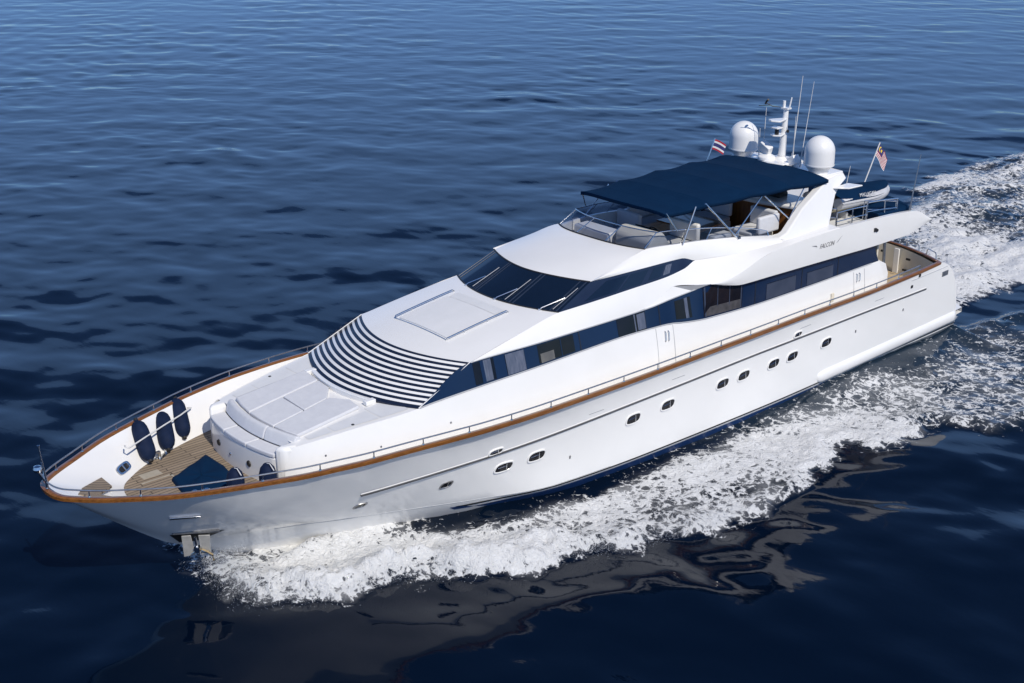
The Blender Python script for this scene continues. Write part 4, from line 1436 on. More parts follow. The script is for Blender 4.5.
mb.prism([(-25.7, -0.1, 7.72), (-25.3, -0.22, 7.72), (-25.15, 0.0, 7.72), (-25.3, 0.2, 7.72), (-25.7, 0.1, 7.72)], (0, 0, 0.05))
mb.box((-25.3, 0, 8.0), (0.3, 0.34, 0.05))
mb.build('light_shelf', GEL, mast, bevel=0.015)
for z in (7.84, ):
    mb = MB()
    mb.lathe((-25.32, 0.02, z - 0.06), [(0.07, 0), (0.07, 0.16), (0.0, 0.18)], 12)
    mb.build('navigation_light', BLACK, mast)
mb = MB()
mb.tube([(-25.7, 0.14, 7.85), (-25.72, 0.2, 7.85)], 0.05, 8)
mb.build('horn', BLACK, mast)
mb = MB()
mb.tube([(-25.6, -0.1, 8.62), (-25.35, -0.25, 8.66), (-25.2, -0.42, 8.78)], 0.014, 6)
mb.tube([(-25.3, -0.5, 8.72), (-25.22, -0.4, 8.82), (-25.15, -0.28, 8.90)], 0.035, 6)
mb.tube([(-25.28, -0.3, 8.7), (-25.1, -0.62, 8.66)], 0.012, 6)
mb.build('wind_vane', BLACK, mast)
mb = MB()
mb.lathe((-25.35, -0.35, 6.9), [(0.3, 0), (0.29, 0.09), (0.15, 0.16), (0, 0.17)], 20)
mb.box((-25.35, -0.4, 7.25), (0.22, 0.42, 0.34), rot=Matrix.Rotation(math.radians(-28), 3, 'X') @ Matrix.Rotation(math.radians(20), 3, 'Y'))
mb.build('searchlight', GEL, yacht, bevel=0.03)
mb = MB()
mb.box((-25.55, 0.62, 6.98), (0.3, 0.3, 0.3), rot=Matrix.Rotation(math.radians(30), 3, 'X'))
mb.build('floodlight', GEL, yacht, bevel=0.03)
def antenna(p, q, r=0.016, mat=ROPE):
    mb = MB()
    p, q = Vector(p), Vector(q)
    mb.tube([p, p.lerp(q, 0.12), p.lerp(q, 0.13), q], [r * 2.0, r * 2.0, r * 1.1, r * 0.55], 8)
    mb.build('whip_antenna', mat, yacht)
antenna((-25.72, 0.4, 6.8), (-25.98, 0.4, 9.66))
antenna((-25.5, 0.9, 6.8), (-25.92, 0.9, 9.55), 0.012)
antenna((-25.65, 0.5, 6.8), (-25.64, 0.5, 8.4), 0.014)
antenna((-25.46, -0.6, 6.8), (-25.49, -0.6, 8.55), 0.014)
antenna((-25.64, -0.9, 6.75), (-25.61, -0.9, 7.8), 0.016)
antenna((-28.17, 0.9, 5.5), (-28.37, 0.9, 6.4), 0.014)
antenna((-29.12, 2.88, 5.05), (-29.42, 2.9, 7.0), 0.022, DULLST)

# boat deck railing
def rail_run(name, pts, r, posts, zdeck, mid=None, parent=yacht, mat=STEEL):
    mb = MB()
    mb.tube(pts, r, 8)
    if mid:
        mb.tube([Vector(p) - Vector((0, 0, mid)) for p in pts], r * 0.8, 8)
    o = mb.build(name, mat, parent)
    for p in posts:
        mb = MB()
        mb.tube([p, (p[0], p[1], zdeck(p) if callable(zdeck) else zdeck)], r, 8)
        mb.build('stanchion', mat, o)
    return o
rp = [(-25.45, 2.55, 5.62), (-26.2, 2.62, 5.64), (-26.9, 2.66, 5.62)]
rail_run('boat_deck_rail', rp, 0.022, [rp[0], rp[1], rp[2]], 4.86, 0.3)
rp = [(-26.95, 2.66, 5.72), (-27.9, 2.7, 5.66), (-28.6, 2.72, 5.58)]
rail_run('boat_deck_rail', rp, 0.024, [rp[0], rp[1], rp[2]], 4.86, 0.32)
rp = [(-25.6, 1.2, 5.5), (-26.2, 2.0, 5.5)]
rail_run('boat_deck_rail', rp, 0.02, rp, 4.86, 0.3)
rp = [(-27.6, 2.1, 5.55), (-28.55, 2.7, 5.5)]
rail_run('boat_deck_rail', rp, 0.02, rp, 4.86, 0.3)

# ------------------------------------------------------------------ guard rail on the cap rail
top_path = []
for p in offset_path(full, -0.05):
    top_path.append(Vector((p.x, p.y, p.z + 0.20)))
gp = [p for p in top_path if p.x > -29.6]
mb = MB()
mb.tube(gp, 0.02, 8)
grail = mb.build('guard_rail', RAILST, yacht)
acc = 0.0
last = None
k0 = 0
for i in range(1, len(gp)):
    d = (gp[i] - gp[i - 1]).length
    acc += d
    if acc >= 1.06:
        acc = 0
        p = gp[i]
        mb = MB()
        mb.tube([p, (p.x, p.y, p.z - 0.16)], 0.016, 7)
        mb.lathe((p.x, p.y, p.z - 0.155), [(0.035, 0), (0.03, 0.02), (0.016, 0.03)], 10)
        mb.build('stanchion', STEEL, grail)
# stern handles
for y0, y1 in ((0.55, 1.15), (1.5, 2.15), (2.55, 3.1)):
    def sp_(y, z):
        return (-30.75 - 0.95 * (1 - (y / 3.33) ** 2) + 0.06, y, z)
    mb = MB()
    mb.tube([sp_(y0, 3.08), sp_(y0 + 0.02, 3.24), sp_(y0 + 0.08, 3.30), sp_(y1 - 0.08, 3.30), sp_(y1 - 0.02, 3.24), sp_(y1, 3.08)], 0.018, 8)
    mb.build('stern_handle', STEEL, yacht)
# jackstaff with light at the stem
mb = MB()
mb.tube([(-0.06, 0.0, 3.4), (-0.03, 0.0, 3.75), (0.02, 0.0, 4.45)], [0.035, 0.03, 0.018], 8)
mb.lathe((0.02, 0.0, 4.42), [(0.0, 0), (0.03, 0.02), (0.03, 0.05), (0, 0.07)], 10)
jk = mb.build('jackstaff', STEEL, yacht)
mb = MB()
mb.lathe((0.10, -0.02, 3.82), [(0.0, 0.0), (0.08, 0.03), (0.10, 0.10), (0.08, 0.16), (0.0, 0.19)], 14)
mb.tube([(0.08, 0, 3.82), (-0.02, 0, 3.6)], 0.03, 8)
mb.build('bow_light', STEEL, jk)

# ------------------------------------------------------------------ portholes and hull fittings
def porthole(x, z, w, h, parent=yacht):
    p, tx, tz, n = hull_frame(x, z)
    if w < 0.31:
        p = p - n * 0.014
    def ell(a, b, off, m=28):
        out = []
        for t in range(m):
            q = 2 * math.pi * t / m
            c, s_ = math.cos(q), math.sin(q)
            # stadium-like
            e = 2.0 / 3.0
            X_, Z_ = math.copysign(abs(c) ** e, c) * a, math.copysign(abs(s_) ** e, s_) * b
            out.append(p + tx * (X_ + 0.25 * Z_) + tz * Z_ + n * off)
        return out
    mb = MB()
    mb.grid([ell(w / 2 + 0.035, h / 2 + 0.035, 0.0), ell(w / 2 + 0.03, h / 2 + 0.03, 0.03), ell(w / 2, h / 2, 0.032), ell(w / 2 - 0.01, h / 2 - 0.01, 0.018)], 0, True)
    o = mb.build('porthole', DULLST if w < 0.31 else HULLW, parent)
    g_ = MB()
    e = ell(w / 2 - 0.005, h / 2 - 0.005, 0.020)
    g_.add(e, [tuple(range(len(e)))])
    g_.build('pane', PANE, o)
    b = MB()
    for f in (0.12,):
        b.tube([p + tx * (w * f) + tz * (h * 0.42) + n * 0.028, p + tx * (w * (f + 0.06)) - tz * (h * 0.42) + n * 0.028], 0.010 if w > 0.31 else 0.005, 5)
    if w > 0.31:
        b.tube([p - tx * (w * 0.38) + tz * 0.01 + n * 0.026, p + tx * (w * 0.1) + tz * 0.035 + n * 0.026], 0.006, 5)
    b.build('bar', STEEL, o)
for x in (-10.8, -11.83, -15.29, -16.67, -19.04, -20.01, -21.44, -22.38, -24.16):
    porthole(x, {-10.8: 1.55, -11.83: 1.59, -15.29: 1.71}.get(x, 1.75), 0.52, 0.27)
porthole(-9.13, 1.47, 0.30, 0.20)
porthole(-6.80, 1.50, 0.27, 0.19)
porthole(-10.41, 2.17, 0.40, 0.16)
porthole(-22.54, 2.45, 0.36, 0.15)
def hull_box(name, x, z, w, h, mat, off=0.012, dep=0.03, slant=0.0):
    p, tx, tz, n = hull_frame(x, z)
    mb = MB()
    a = [p + tx * sx * w / 2 + tz * (sz * h / 2) + tx * slant * sz for sx, sz in ((-1, -1), (1, -1), (1, 1), (-1, 1))]
    mb.add([q - n * 0.01 for q in a] + [q + n * off for q in a], [(0, 1, 2, 3), (4, 5, 6, 7), (0, 1, 5, 4), (1, 2, 6, 5), (2, 3, 7, 6), (3, 0, 4, 7)])
    return mb.build(name, mat, yacht, bevel=0.006)
hull_box('hawse_pipe', -2.6, 2.28, 0.62, 0.075, BLACK, 0.03)
hull_box('hawse_lip', -2.6, 2.34, 0.7, 0.03, STEEL, 0.05)
hull_box('stern_fairlead', -31.15, 2.55, 0.38, 0.17, DULLST, 0.03)
hull_box('drain_fitting', -29.39, 2.86, 0.12, 0.10, BLACK, 0.02)
hull_box('drain_fitting', -28.97, 2.55, 0.12, 0.10, BLACK, 0.02)
for x, z in ((-13.8, 2.36), (-17.0, 2.52), (-22.9, 2.62), (-27.0, 2.55)):
    hull_box('boarding_slot', x, z, 0.55, 0.012, DULLST, 0.006)
for x, z in ((-25.8, 1.72), (-28.6, 1.8), (-13.0, 1.2)):
    hull_box('outlet', x, z, 0.05, 0.09, DULLST, 0.02)
# styling line aft
mb = MB()
pts = [hull_frame(x, 2.78)[0] + hull_frame(x, 2.78)[3] * 0.006 for x in np.linspace(-28.9, -31.3, 8)]
mb.tube(pts, 0.012, 5)
mb.build('styling_line', GREYP, yacht)

# anchor pocket and anchor at the stem, port side
def hp(x, z, off=0.0):
    p, tx, tz, n = hull_frame(x, z)
    return p + n * off
a1, a2, a3, a4 = hp(-2.62, 1.52, 0.02), hp(-3.75, 1.50, 0.02), hp(-3.35, 0.98, 0.02), hp(-2.95, 0.98, 0.02)
mb = MB()
t0, t1 = (-2.55, 0.30, 1.50), (-3.62, 0.98, 1.50)
anch_pocket = [Vector((-2.50, 0.34, 1.50)), Vector((-3.66, 1.12, 1.50)), Vector((-3.42, 0.72, 1.02)), Vector((-3.0, 0.14, 0.86)), Vector((-2.72, 0.12, 1.1))]
rows = []
for j in range(5):
    v = j / 4
    x0, x1 = -2.60 - 0.38 * v, -3.72 + 0.40 * v
    rows.append([hp(x0 + (x1 - x0) * t, 1.47 - 0.47 * v, 0.012) for t in np.linspace(0, 1, 9)])
mb.grid(rows)
c = Vector((0.015, 0.05, 0.0))
pk = mb.build('anchor_pocket', BLACK, yacht)
PLATE = mottled('brushed_plate', (0.40, 0.39, 0.37), (0.52, 0.51, 0.48), 5.0, rough=0.45, metal=0.3)
mb = MB()
mb.prism([(-2.46, 0.36, 1.53), (-3.72, 1.20, 1.53), (-3.78, 1.02, 1.53), (-2.5, 0.18, 1.53)], (0, 0, 0.05))
mb.build('pocket_lip', DULLST, pk)
for o0, pts in enumerate(([(-2.72, 0.46, 1.49), (-2.97, 0.62, 1.49), (-3.12, 0.55, 0.62), (-2.80, 0.34, 0.56)],
                          [(-3.16, 0.78, 1.49), (-3.46, 1.0, 1.49), (-3.50, 0.90, 0.80), (-3.26, 0.70, 0.60)])):
    mb = MB()
    mb.prism([Vector(p) + Vector((0.04, 0.06, 0)) for p in pts], (0.03, 0.045, 0))
    mb.build('pocket_plate', PLATE, pk, bevel=0.008)
mb = MB()
mb.tube([(-3.02, 0.80, 1.42), (-3.06, 0.80, 0.95)], 0.05, 8)
mb.box((-3.08, 0.82, 0.92), (0.2, 0.2, 0.22), rot=Matrix.Rotation(0.6, 3, 'Z'))
mb.tube([(-3.08, 0.82, 0.9), (-3.4, 0.95, 0.72), (-3.5, 1.0, 0.58)], [0.05, 0.045, 0.02], 8)
mb.tube([(-3.08, 0.82, 0.9), (-2.9, 0.66, 0.72)], [0.05, 0.02], 8)
anchor = mb.build('anchor', STEEL, pk)
mb = MB()
mb.tube([(-3.16, 0.92, 0.92), (-3.3, 1.0, 0.82), (-3.46, 1.04, 0.64), (-3.5, 1.02, 0.4)], 0.035, 7)
mb.build('anchor_rope', TAN, pk)
for o in list(pk.children):      # the assembly is tucked up close under the stem
    for vv in o.data.vertices:
        c_ = Vector((-2.98, 0.66, 1.53))
        vv.co = c_ + Vector(((vv.co.x - c_.x) * 0.72, (vv.co.y - c_.y) * 0.72 + 0.16, (vv.co.z - c_.z) * 0.66))

# inside-bulwark fairleads (starboard), cleats on deck
bl_o = [o for o in yacht.children if o.name.startswith('bulwark')]
BB = bvh(bl_o[1] if bl_o[1].data.vertices[0].co.y < 0 or min(v.co.y for v in bl_o[1].data.vertices) < -1 else bl_o[0])
def bul_pt(x, t, s=-1, off=0.0):
    """point on the inner bulwark: t = 0 rail, 1 deck"""
    a, b_ = IN.atx(x), DECKE.atx(x)
    return Vector((x, s * (a[0] + (b_[0] - a[0]) * t - off), a[1] + (b_[1] - a[1]) * t))
def stad(c, d, up, n, a, b, off, m=24):
    r = []
    for t in range(m):
        q = 2 * math.pi * t / m
        e = 0.6
        r.append(c + d * (math.copysign(abs(math.cos(q)) ** e, math.cos(q)) * a) + up * (math.copysign(abs(math.sin(q)) ** e, math.sin(q)) * b) + n * off)
    return r
pc, n_, _, _ = BB.find_nearest(Vector((-2.47, -1.36, 2.62)))
if n_.z < 0: n_ = -n_
t_ = Vector((0, 0, 1)).cross(n_).normalized()
w_ = n_.cross(t_)
pc = pc + n_ * 0.012
mb = MB()
mb.grid([stad(pc, t_, w_, n_, 0.27, 0.13, 0.0), stad(pc, t_, w_, n_, 0.26, 0.12, 0.03), stad(pc, t_, w_, n_, 0.20, 0.075, 0.03), stad(pc, t_, w_, n_, 0.19, 0.07, 0.006)], 0, True)
fl = mb.build('bow_fairlead', STEEL, yacht)
mb = MB()
e = stad(pc, t_, w_, n_, 0.2, 0.08, 0.008)
mb.add(e, [tuple(range(len(e)))])
mb.build('opening', BLACK, fl)
mb = MB()
mb.tube([pc - w_ * 0.1 + n_ * 0.03, pc + w_ * 0.1 + n_ * 0.03], 0.02, 6)
mb.build('roller', STEEL, fl)
mb = MB()
cl = Vector((-3.7, -1.85, 2.36))
cd = Vector((-0.62, -0.42, 0)).normalized()
for k in (-0.16, 0.16):
    q = cl + cd * k
    mb.tube([q, q + Vector((0, 0, 0.18))], 0.045, 10)
    mb.tube([q + Vector((0, 0, 0.17)), q + cd * (k * 1.1) + Vector((0, 0, 0.24))], [0.045, 0.025], 8)
mb.box(cl + Vector((0, 0, 0.01)), (0.5, 0.2, 0.02), rot=Matrix.Rotation(math.atan2(cd.y, cd.x), 3, 'Z'))
mb.build('mooring_bitt', STEEL, yacht)
mb = MB()
cl = Vector((-2.9, -0.3, 2.357))
for (x0, y0, x1, y1) in ((-2.6, -0.75, -3.35, -0.75), (-3.35, -0.75, -3.35, -0.2), (-3.2, -1.2, -2.75, -0.95)):
    mb.box(((x0 + x1) / 2, (y0 + y1) / 2, 2.362), (abs(x1 - x0) + 0.05, abs(y1 - y0) + 0.05, 0.012))
mb.build('deck_hatch_frame', mottled('bleached_teak', (0.34, 0.30, 0.24), (0.42, 0.38, 0.31), 4, rough=0.6), yacht)

# door seams and handles on the deckhouse side
def wall_pt(x, v, off=0.0):
    a, b_ = WT.atx(x), WB.atx(x)
    return Vector((x, a[0] + (b_[0] - a[0]) * v + 0.05 * 4 * v * (1 - v) + off, a[1] + (b_[1] - a[1]) * v))
def seam(x0, x1, v0, v1, name='door_seam'):
    mb = MB()
    mb.tube([wall_pt(x0 + (x1 - x0) * t, v0 + (v1 - v0) * t, 0.004) for t in np.linspace(0, 1, 6)], 0.009, 5)
    return mb.build(name, GREYP, yacht)
seam(-16.9, -16.9, 0.02, 0.95)
seam(-17.6, -17.6, 0.02, 0.95)
seam(-26.2, -26.2, 0.05, 0.95)
seam(-26.8, -26.8, 0.05, 0.95)
for x in (-17.25, -17.38, -26.35, -26.5):
    mb = MB()
    mb.tube([wall_pt(x, 0.10, 0.01), wall_pt(x, 0.12, 0.05), wall_pt(x + 0.02, 0.24, 0.05), wall_pt(x + 0.02, 0.27, 0.01)], 0.014, 6)
    mb.build('door_handle', STEEL, yacht)
mb = MB()
mb.box(wall_pt(-25.0, 0.4, 0.02), (0.14, 0.05, 0.28))
mb.build('side_lamp', CREAM, yacht, bevel=0.01)
for x, v in ((-7.4, 0.45), (-6.0, 0.35), (-9.4, 0.4)):
    mb = MB()
    mb.lathe(wall_pt(x, v, 0.0), [(0.03, 0), (0.02, 0.015), (0, 0.015)], 8, 0, (0, 1, 0.1))
    mb.build('deck_light', DULLST, yacht)
# coach roof filler caps
for s, x in ((-1, -7.0), (1, -6.9)):
    y, z = WT.atx(x)
    mb = MB()
    mb.lathe((x, s * (y - 0.22), z + 0.004), [(0.0, 0.012), (0.035, 0.012), (0.045, 0.0)], 12)
    mb.build('filler_cap', BLACK, yacht)
# lamp on the overhang
mb = MB()
mb.lathe((-27.05, 3.02, 4.84), [(0.0, 0.05), (0.05, 0.05), (0.06, 0.0)], 12, 0, (0, 1, 0))
mb.box((-26.95, 3.03, 4.87), (0.1, 0.05, 0.12))
mb.build('overhang_lamp', BLACK, yacht)
# cockpit: aft bulkhead, posts
mb = MB()
mb.box((-27.75, 0, 3.2), (0.08, 5.4, 2.3))
mb.build('cockpit_bulkhead', CREAM, yacht)
mb = MB()
mb.tube([(-28.0, 2.82, 3.3), (-27.95, 2.8, 4.3)], 0.05, 10)
mb.build('overhang_post', DULLST, yacht)
mb = MB()
mb.prism([(-27.7, 2.85, 3.62), (-28.05, 2.88, 3.45), (-28.2, 2.9, 3.1), (-28.2, 2.92, 2.05), (-27.6, 2.92, 2.05)], (0, -0.1, 0))
mb.build('cockpit_wing', GEL, yacht, bevel=0.02)

# lettering on the overhang side
def text_mesh(body, size, loc, rot, mat, parent, name='lettering', shear=0.0, spacing=1.0, depth=0.004, font_scale=(1, 1)):
    cu = bpy.data.curves.new('tmp_text', 'FONT')
    cu.body = body
    cu.size = size
    cu.shear = shear
    cu.space_character = spacing
    cu.align_x = 'CENTER'
    cu.align_y = 'CENTER'
    cu.extrude = depth
    t = bpy.data.objects.new('tmp_text', cu)
    COL.objects.link(t)
    dg = bpy.context.evaluated_depsgraph_get()
    me = bpy.data.meshes.new_from_object(t.evaluated_get(dg))
    bpy.data.objects.remove(t)
    me.name = name
    me.materials.clear()
    me.materials.append(mat)
    me.transform(Matrix.Diagonal((font_scale[0], font_scale[1], 1, 1)))
    me.transform(rot.to_4x4())
    me.transform(Matrix.Translation(loc))
    o = bpy.data.objects.new(name, me)
    COL.objects.link(o)
    o.parent = parent
    return o
def basis(xv, yv):
    xv = Vector(xv).normalized()
    zv = xv.cross(Vector(yv)).normalized()
    yv = zv.cross(xv)
    return Matrix((xv, yv, zv)).transposed()
text_mesh('FALCON', 0.21, Vector((-24.35, 3.026, 4.87)), basis((-1, 0, -0.012), (0, 0, 1)), LETTER, yacht, shear=0.35, font_scale=(0.92, 1))
mb = MB()
mb.prism([(-23.55, 3.022, 4.99), (-23.85, 3.022, 4.90), (-23.80, 3.022, 4.96)], (0, 0.004, 0))
mb.prism([(-24.85, 3.022, 4.84), (-25.15, 3.018, 5.03), (-24.95, 3.022, 4.88)], (0, 0.004, 0))
mb.build('lettering_flourish', LETTER, yacht)

# ------------------------------------------------------------------ loose things on board
# fenders stowed against the starboard bulwark
def fender_mesh(name, L=1.25, r=0.20):
    prof = [(0.0, 0.0), (0.05, 0.0), (0.06, 0.04), (0.12, 0.07), (0.175, 0.14), (r * 0.96, 0.24), (r, 0.36), (r * 1.01, L * 0.5), (r, L - 0.36), (r * 0.96, L - 0.24), (0.175, L - 0.14), (0.12, L - 0.07), (0.06, L - 0.04), (0.05, L), (0, L)]
    return prof
labels = ('navy fender on the starboard bulwark nearest the bow', 'middle navy fender of the three on the starboard bulwark', 'navy fender on the starboard bulwark closest to the lounge')
FTOP = ((-3.31, -2.24, 3.16), (-4.16, -2.70, 3.16), (-4.71, -2.90, 3.16))
FBOT = ((-3.21, -1.50, 2.50), (-3.84, -1.78, 2.50), (-4.49, -2.16, 2.50))
for k in range(3):
    a, b_ = Vector(FTOP[k]), Vector(FBOT[k])
    a = b_ + (a - b_).normalized() * 1.16
    ax = (a - b_)
    L = ax.length
    ax.normalize()
    o = MB()
    prof = fender_mesh('fender', 1.16, 0.215)
    o.lathe((0, 0, 0), prof, 28, 0, ax)
    f = o.build('fender', FENDERM, None, angle=50)
    f.location = b_
    tag(f, labels[k], 'fender', 'fenders stowed on the bulwarks')
    mb = MB()
    mb.lathe(ax * -0.03, [(0.0, -0.02), (0.06, 0.0), (0.06, 0.05), (0.0, 0.06)], 12, 0, ax)
    mb.build('end_eye', BLACK, f)
    mb = MB()
    mb.lathe(ax * 1.14, [(0.0, 0.0), (0.06, 0.0), (0.05, 0.07), (0.0, 0.09)], 12, 0, ax)
    mb.build('end_eye', BLACK, f)
# rack tube holding them
mb = MB()
mids = [Vector(FTOP[k]).lerp(Vector(FBOT[k]), 0.45) + Vector((0.05, 0.16, 0.17)) for k in range(3)]
st, en = mids[0] - (mids[1] - mids[0]) * 0.75, mids[2] + (mids[2] - mids[1]) * 0.55
rk = [st + Vector((0.0, -0.18, 0.0)), st + Vector((0.06, -0.02, 0.04)), st + Vector((0, 0.04, 0.02))] + mids + [en + Vector((0, 0.0, 0.03)), en + Vector((-0.1, -0.08, 0.0)), en + Vector((-0.02, -0.22, -0.02))]
mb.tube(rk, 0.02, 7)
mb.build('fender_rack', ROPE, yacht)
plabels = ('dark fender standing inside port rail nearest the navy deck cover', 'dark fender standing inside port rail beside the lounge corner')
for k, (x, y) in enumerate(((-3.82, 1.60), (-4.52, 1.88))):
    o = MB()
    prof = [(0.0, 0.0), (0.08, 0.02), (0.18, 0.14), (0.21, 0.3), (0.21, 0.62), (0.17, 0.78), (0.09, 0.88), (0.0, 0.90)]
    o.lathe((0, 0, 0), prof, 24)
    f = o.build('fender', FENDERM, None, angle=50)
    f.location = (x, y, 2.36)
    tag(f, plabels[k], 'fender', 'fenders stowed on the bulwarks')
    mb = MB()
    mb.tube([(0, 0, 0.9), (0.0, 0.12, 0.93), (0.0, 0.3, 0.82)], 0.012, 5)
    mb.build('lanyard', ROPE, f)
# navy cover over the windlass
cv = MB()
pl = [(-4.47, -1.04), (-4.52, -0.2), (-4.35, 0.62), (-3.95, 0.95), (-3.1, 0.9), (-3.08, 0.3), (-3.2, -0.42)]
NR = 8
rows = []
cx, cy = -3.75, 0.05
ring0 = []
for i in range(len(pl)):
    x0, y0 = pl[i]
    x1, y1 = pl[(i + 1) % len(pl)]
    for t in np.linspace(0, 1, 7)[:-1]:
        ring0.append((x0 + (x1 - x0) * t, y0 + (y1 - y0) * t))
for f_, z in ((1.0, 0.0), (0.99, 0.05), (0.95, 0.10), (0.85, 0.13), (0.6, 0.15), (0.3, 0.16), (0.02, 0.165)):
    rows.append([((x - cx) * f_, (y - cy) * f_, z + 0.012 * math.sin(7 * x + 5 * y) * (z > 0.05)) for x, y in ring0])
cv.grid(rows, 0, True)
o = cv.build('windlass_cover', CANVAS, None, angle=60)
o.location = (cx, cy, 2.36)
tag(o, 'navy canvas cover over the windlass on the teak foredeck', 'deck cover')
for k, (x, y) in enumerate(((-3.25, 0.85), (-3.75, 0.95))):
    pass
for x, y in ((-2.95, 1.25), (-3.2, 1.35)):
    mb = MB()
    mb.tube([(x, y, 2.35), (x, y, 2.75)], 0.07, 10)
    mb.lathe((x, y, 2.75), [(0.1, 0), (0.1, 0.05), (0.05, 0.09), (0, 0.09)], 12)
    mb.build('capstan', STEEL, yacht)

# navy cover at the aft end of the boat deck
mb = MB()
edge = [(-27.5, 2.78), (-28.9, 2.8), (-29.35, 2.72), (-29.85, 1.85), (-30.15, 0.4), (-30.15, -1.2), (-29.0, -1.2), (-28.2, 0.6)]
cx, cy = -29.2, 0.9
rows = []
dense = []
for i in range(len(edge)):
    x0, y0 = edge[i]
    x1, y1 = edge[(i + 1) % len(edge)]
    for t in np.linspace(0, 1, 6)[:-1]:
        dense.append((x0 + (x1 - x0) * t, y0 + (y1 - y0) * t))
for f_, z in ((1.0, 0.0), (1.0, 0.28), (0.97, 0.345), (0.7, 0.36), (0.35, 0.37), (0.02, 0.375)):
    rows.append([((x - cx) * f_, (y - cy) * f_, z) for x, y in dense])
mb.grid(rows, 0, True)
o = mb.build('boat_deck_cover', CANVAS, None, angle=60)
o.location = (cx, cy, 4.87)
tag(o, 'flat navy cover on the aft end of the boat deck behind steel railings', 'deck cover')

# tender athwartships on the boat deck
tx0, tyc, tz0 = -28.30, 1.15, 5.06
tender = empty('tender', (tx0, tyc, tz0))
tender.rotation_euler = (-0.06, 0, math.pi / 2)
tag(tender, 'small white and grey dinghy under a navy cover on the boat deck', 'dinghy')
def tpath(s, z=0.38):
    P = []
    for t in np.linspace(0, 1, 24):
        y = -1.75 + 3.6 * t
        half_w = 0.62 * (1 - max(0, (t - 0.45) / 0.55) ** 2.2)
        P.append((s * half_w, y, z + 0.05 * max(0, t - 0.45) ** 1.5 / 0.4))
    return P
lft, rgt = tpath(-1), tpath(1)
mb = MB()
mb.tube(lft + rgt[::-1][1:], 0.19, 14)
mb.build('tube', HYPA, tender)
mb = MB()
mb.tube([(p[0] * 1.30, p[1] + (0.17 if i > 40 else 0), p[2] + 0.03) for i, p in enumerate(lft)], 0.03, 6)
mb.tube([(p[0] * 1.30, p[1], p[2] + 0.03) for p in rgt], 0.03, 6)
mb.build('rubbing_strake', GREYP, tender)
mb = MB()
rows = []
for (x, y, z) in lft:
    t = (y + 1.75) / 3.6
    keel = -0.12 + 0.45 * max(0, t - 0.6) ** 1.5 / 0.25
    rows.append([(x, y, z - 0.1), (x * 0.6, y, (keel + z - 0.1) * 0.45), (0, y, keel), (-x * 0.6, y, (keel + z - 0.1) * 0.45), (-x, y, z - 0.1)])
mb.grid(rows)
mb.build('hull', DIRTY, tender)
mb = MB()
rows = []
for (x, y, z) in lft:
    t = (y + 1.75) / 3.6
    crown = 0.20 + 0.16 * math.exp(-((t - 0.25) / 0.2) ** 2)
    r = []
    for q in np.linspace(-1, 1, 11):
        hw = abs(x) + 0.175
        r.append((q * hw, y * 0.985, z + 0.09 + crown * (1 - abs(q) ** 3.0)))
    rows.append(r)
mb.grid(rows)
mb.build('cover', CANVAS, tender, angle=60)
text_mesh('MALLAGAN', 0.17, Vector((0.765, -0.30, 0.60)), basis((0, 1, 0.0), (-0.45, 0, 1)), FWHITE, tender, spacing=1.05)
for y in (-0.9, 0.7):
    mb = MB()
    mb.box((0, y, -0.16), (0.9, 0.1, 0.26))
    mb.build('cradle', GREYP, tender)

# flags
def flag(name, label, base, top, faces, group=None):
    root = empty(name, base)
    tag(root, label, 'flag', group)
    mb = MB()
    b_, t_ = Vector((0, 0, 0)), Vector(top) - Vector(base)
    mb.tube([b_, t_], 0.022, 8)
    mb.build('flagpole', STEEL if name == 'courtesy_flag' else ROPE, root)
    return root, t_
# ensign with stripes, dark canton and yellow crescent
fr, ft = flag('ensign', 'red and white striped ensign with dark blue canton and yellow crescent', (-30.55, 0.0, 5.05), (-31.4, 0.0, 6.62), None)
pd = ft.normalized()
org = ft * 0.98
fl_dir = Vector((-0.42, 0.32, -0.70)).normalized()   # cloth blown aft and hanging down
def cloth(root, org, down, out, W, H, cols, rowsn, matf, mats, name, wav=0.07):
    mb = MB()
    side = down.cross(out).normalized()
    g = [[org + down * (H * i / rowsn) + out * (W * j / cols) + side * (wav * math.sin(5.2 * j / cols + 0.9 * i / rowsn) * (j / cols)) - Vector((0, 0, 0.10)) * (j / cols) ** 2 for j in range(cols + 1)] for i in range(rowsn + 1)]
    n = cols + 1
    vs = [p for r in g for p in r]
    for i in range(rowsn):
        for j in range(cols):
            mb.add([g[i][j], g[i][j + 1], g[i + 1][j + 1], g[i + 1][j]], [(0, 1, 2, 3)], matf((j + 0.5) / cols, (i + 0.5) / rowsn))
    return mb.build(name, mats, root, angle=80)
def my(u, v):
    if u < 0.5 and v < 0.57:
        du, dv = (u - 0.2) * 2 / 1.0, (v - 0.285) / 0.57 * 0.5 * 2
        r = math.hypot((u - 0.20) * 2, v - 0.285)
        r2 = math.hypot((u - 0.235) * 2, v - 0.285)
        st = math.hypot((u - 0.31) * 2, v - 0.285)
        if (r < 0.20 and r2 > 0.165) or st < 0.12:
            return 3
        return 2
    return 0 if int(v * 14) % 2 == 0 else 1
cloth(fr, org, (-pd), (Vector((-0.50, 0.35, -0.80))).normalized(), 0.64, 0.44, 36, 28, my, [RED, FWHITE, FBLUE, FYEL], 'ensign_cloth')
fr, ft = flag('courtesy_flag', 'small red white and blue striped flag beside the far satellite dome', (-24.15, -1.95, 6.55), (-24.52, -1.9, 7.45), None)
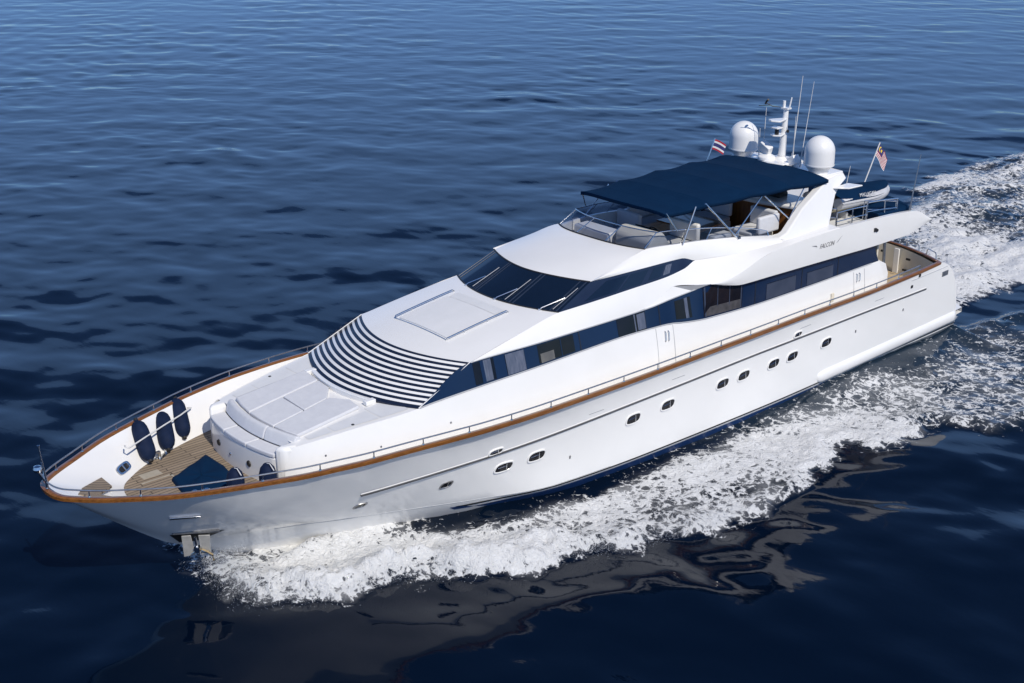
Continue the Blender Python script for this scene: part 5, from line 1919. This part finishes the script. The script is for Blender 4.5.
pd = ft.normalized()
def th(u, v):
    return (0 if v < 1 / 6 or v > 5 / 6 else (1 if v < 2 / 6 or v > 4 / 6 else 2))
cloth(fr, ft * 0.97, -pd, Vector((-0.75, 0.62, -0.25)).normalized(), 0.42, 0.34, 16, 24, th, [RED, FWHITE, FBLUE], 'flag_cloth', 0.05)

# ------------------------------------------------------------------ spray thrown up by the bow
def spray():
    r = np.random.default_rng(3)
    V, F = [], []
    def drop(p, s):
        o = len(V)
        d = r.normal(size=(4, 3))
        d /= np.linalg.norm(d, axis=1)[:, None]
        base = np.array([(1, 1, 1), (1, -1, -1), (-1, 1, -1), (-1, -1, 1)]) * 0.6 + d * 0.4
        for q in base:
            V.append(tuple(p + q * s))
        F.extend([(o, o + 1, o + 2), (o, o + 3, o + 1), (o, o + 2, o + 3), (o + 1, o + 3, o + 2)])
    out = [(-3.9, 0.5), (-3.9, 1.6), (-3.85, 2.6), (-5.3, 3.7), (-6.85, 3.9), (-8.37, 4.9), (-10.6, 5.6), (-12.0, 6.5), (-14.2, 7.1), (-15.6, 7.2)]
    out = np.array(out)
    for i in range(42000):
        t = r.random() ** 1.35 * (len(out) - 1)
        k = min(int(t), len(out) - 2)
        p = out[k] * (1 - (t - k)) + out[k + 1] * (t - k)
        back = abs(r.normal(0, 0.55)) - 0.12
        hx = p[0] + r.normal(0, 0.35)
        inner = np.array([-p[0] * 0 - 0.0, -1.0])
        y = p[1] - back * 1.3
        z = 0.05 + abs(r.normal(0, 0.22)) * (1.0 if k < 6 else 0.6) + 0.12
        y = max(y, 0.1)
        drop(np.array((hx, y, z)), 0.003 + 0.0065 * r.random() ** 3)
    me = bpy.data.meshes.new('spray')
    me.from_pydata(V, [], F)
    me.materials.append(mottled('spray_white', (0.82, 0.84, 0.86), (0.86, 0.87, 0.88), 3, rough=0.4))
    o = bpy.data.objects.new('spray', me)
    COL.objects.link(o)
    tag(o, 'white droplets of spray flung up along the bow wave', 'spray', None, 'stuff')
spray()
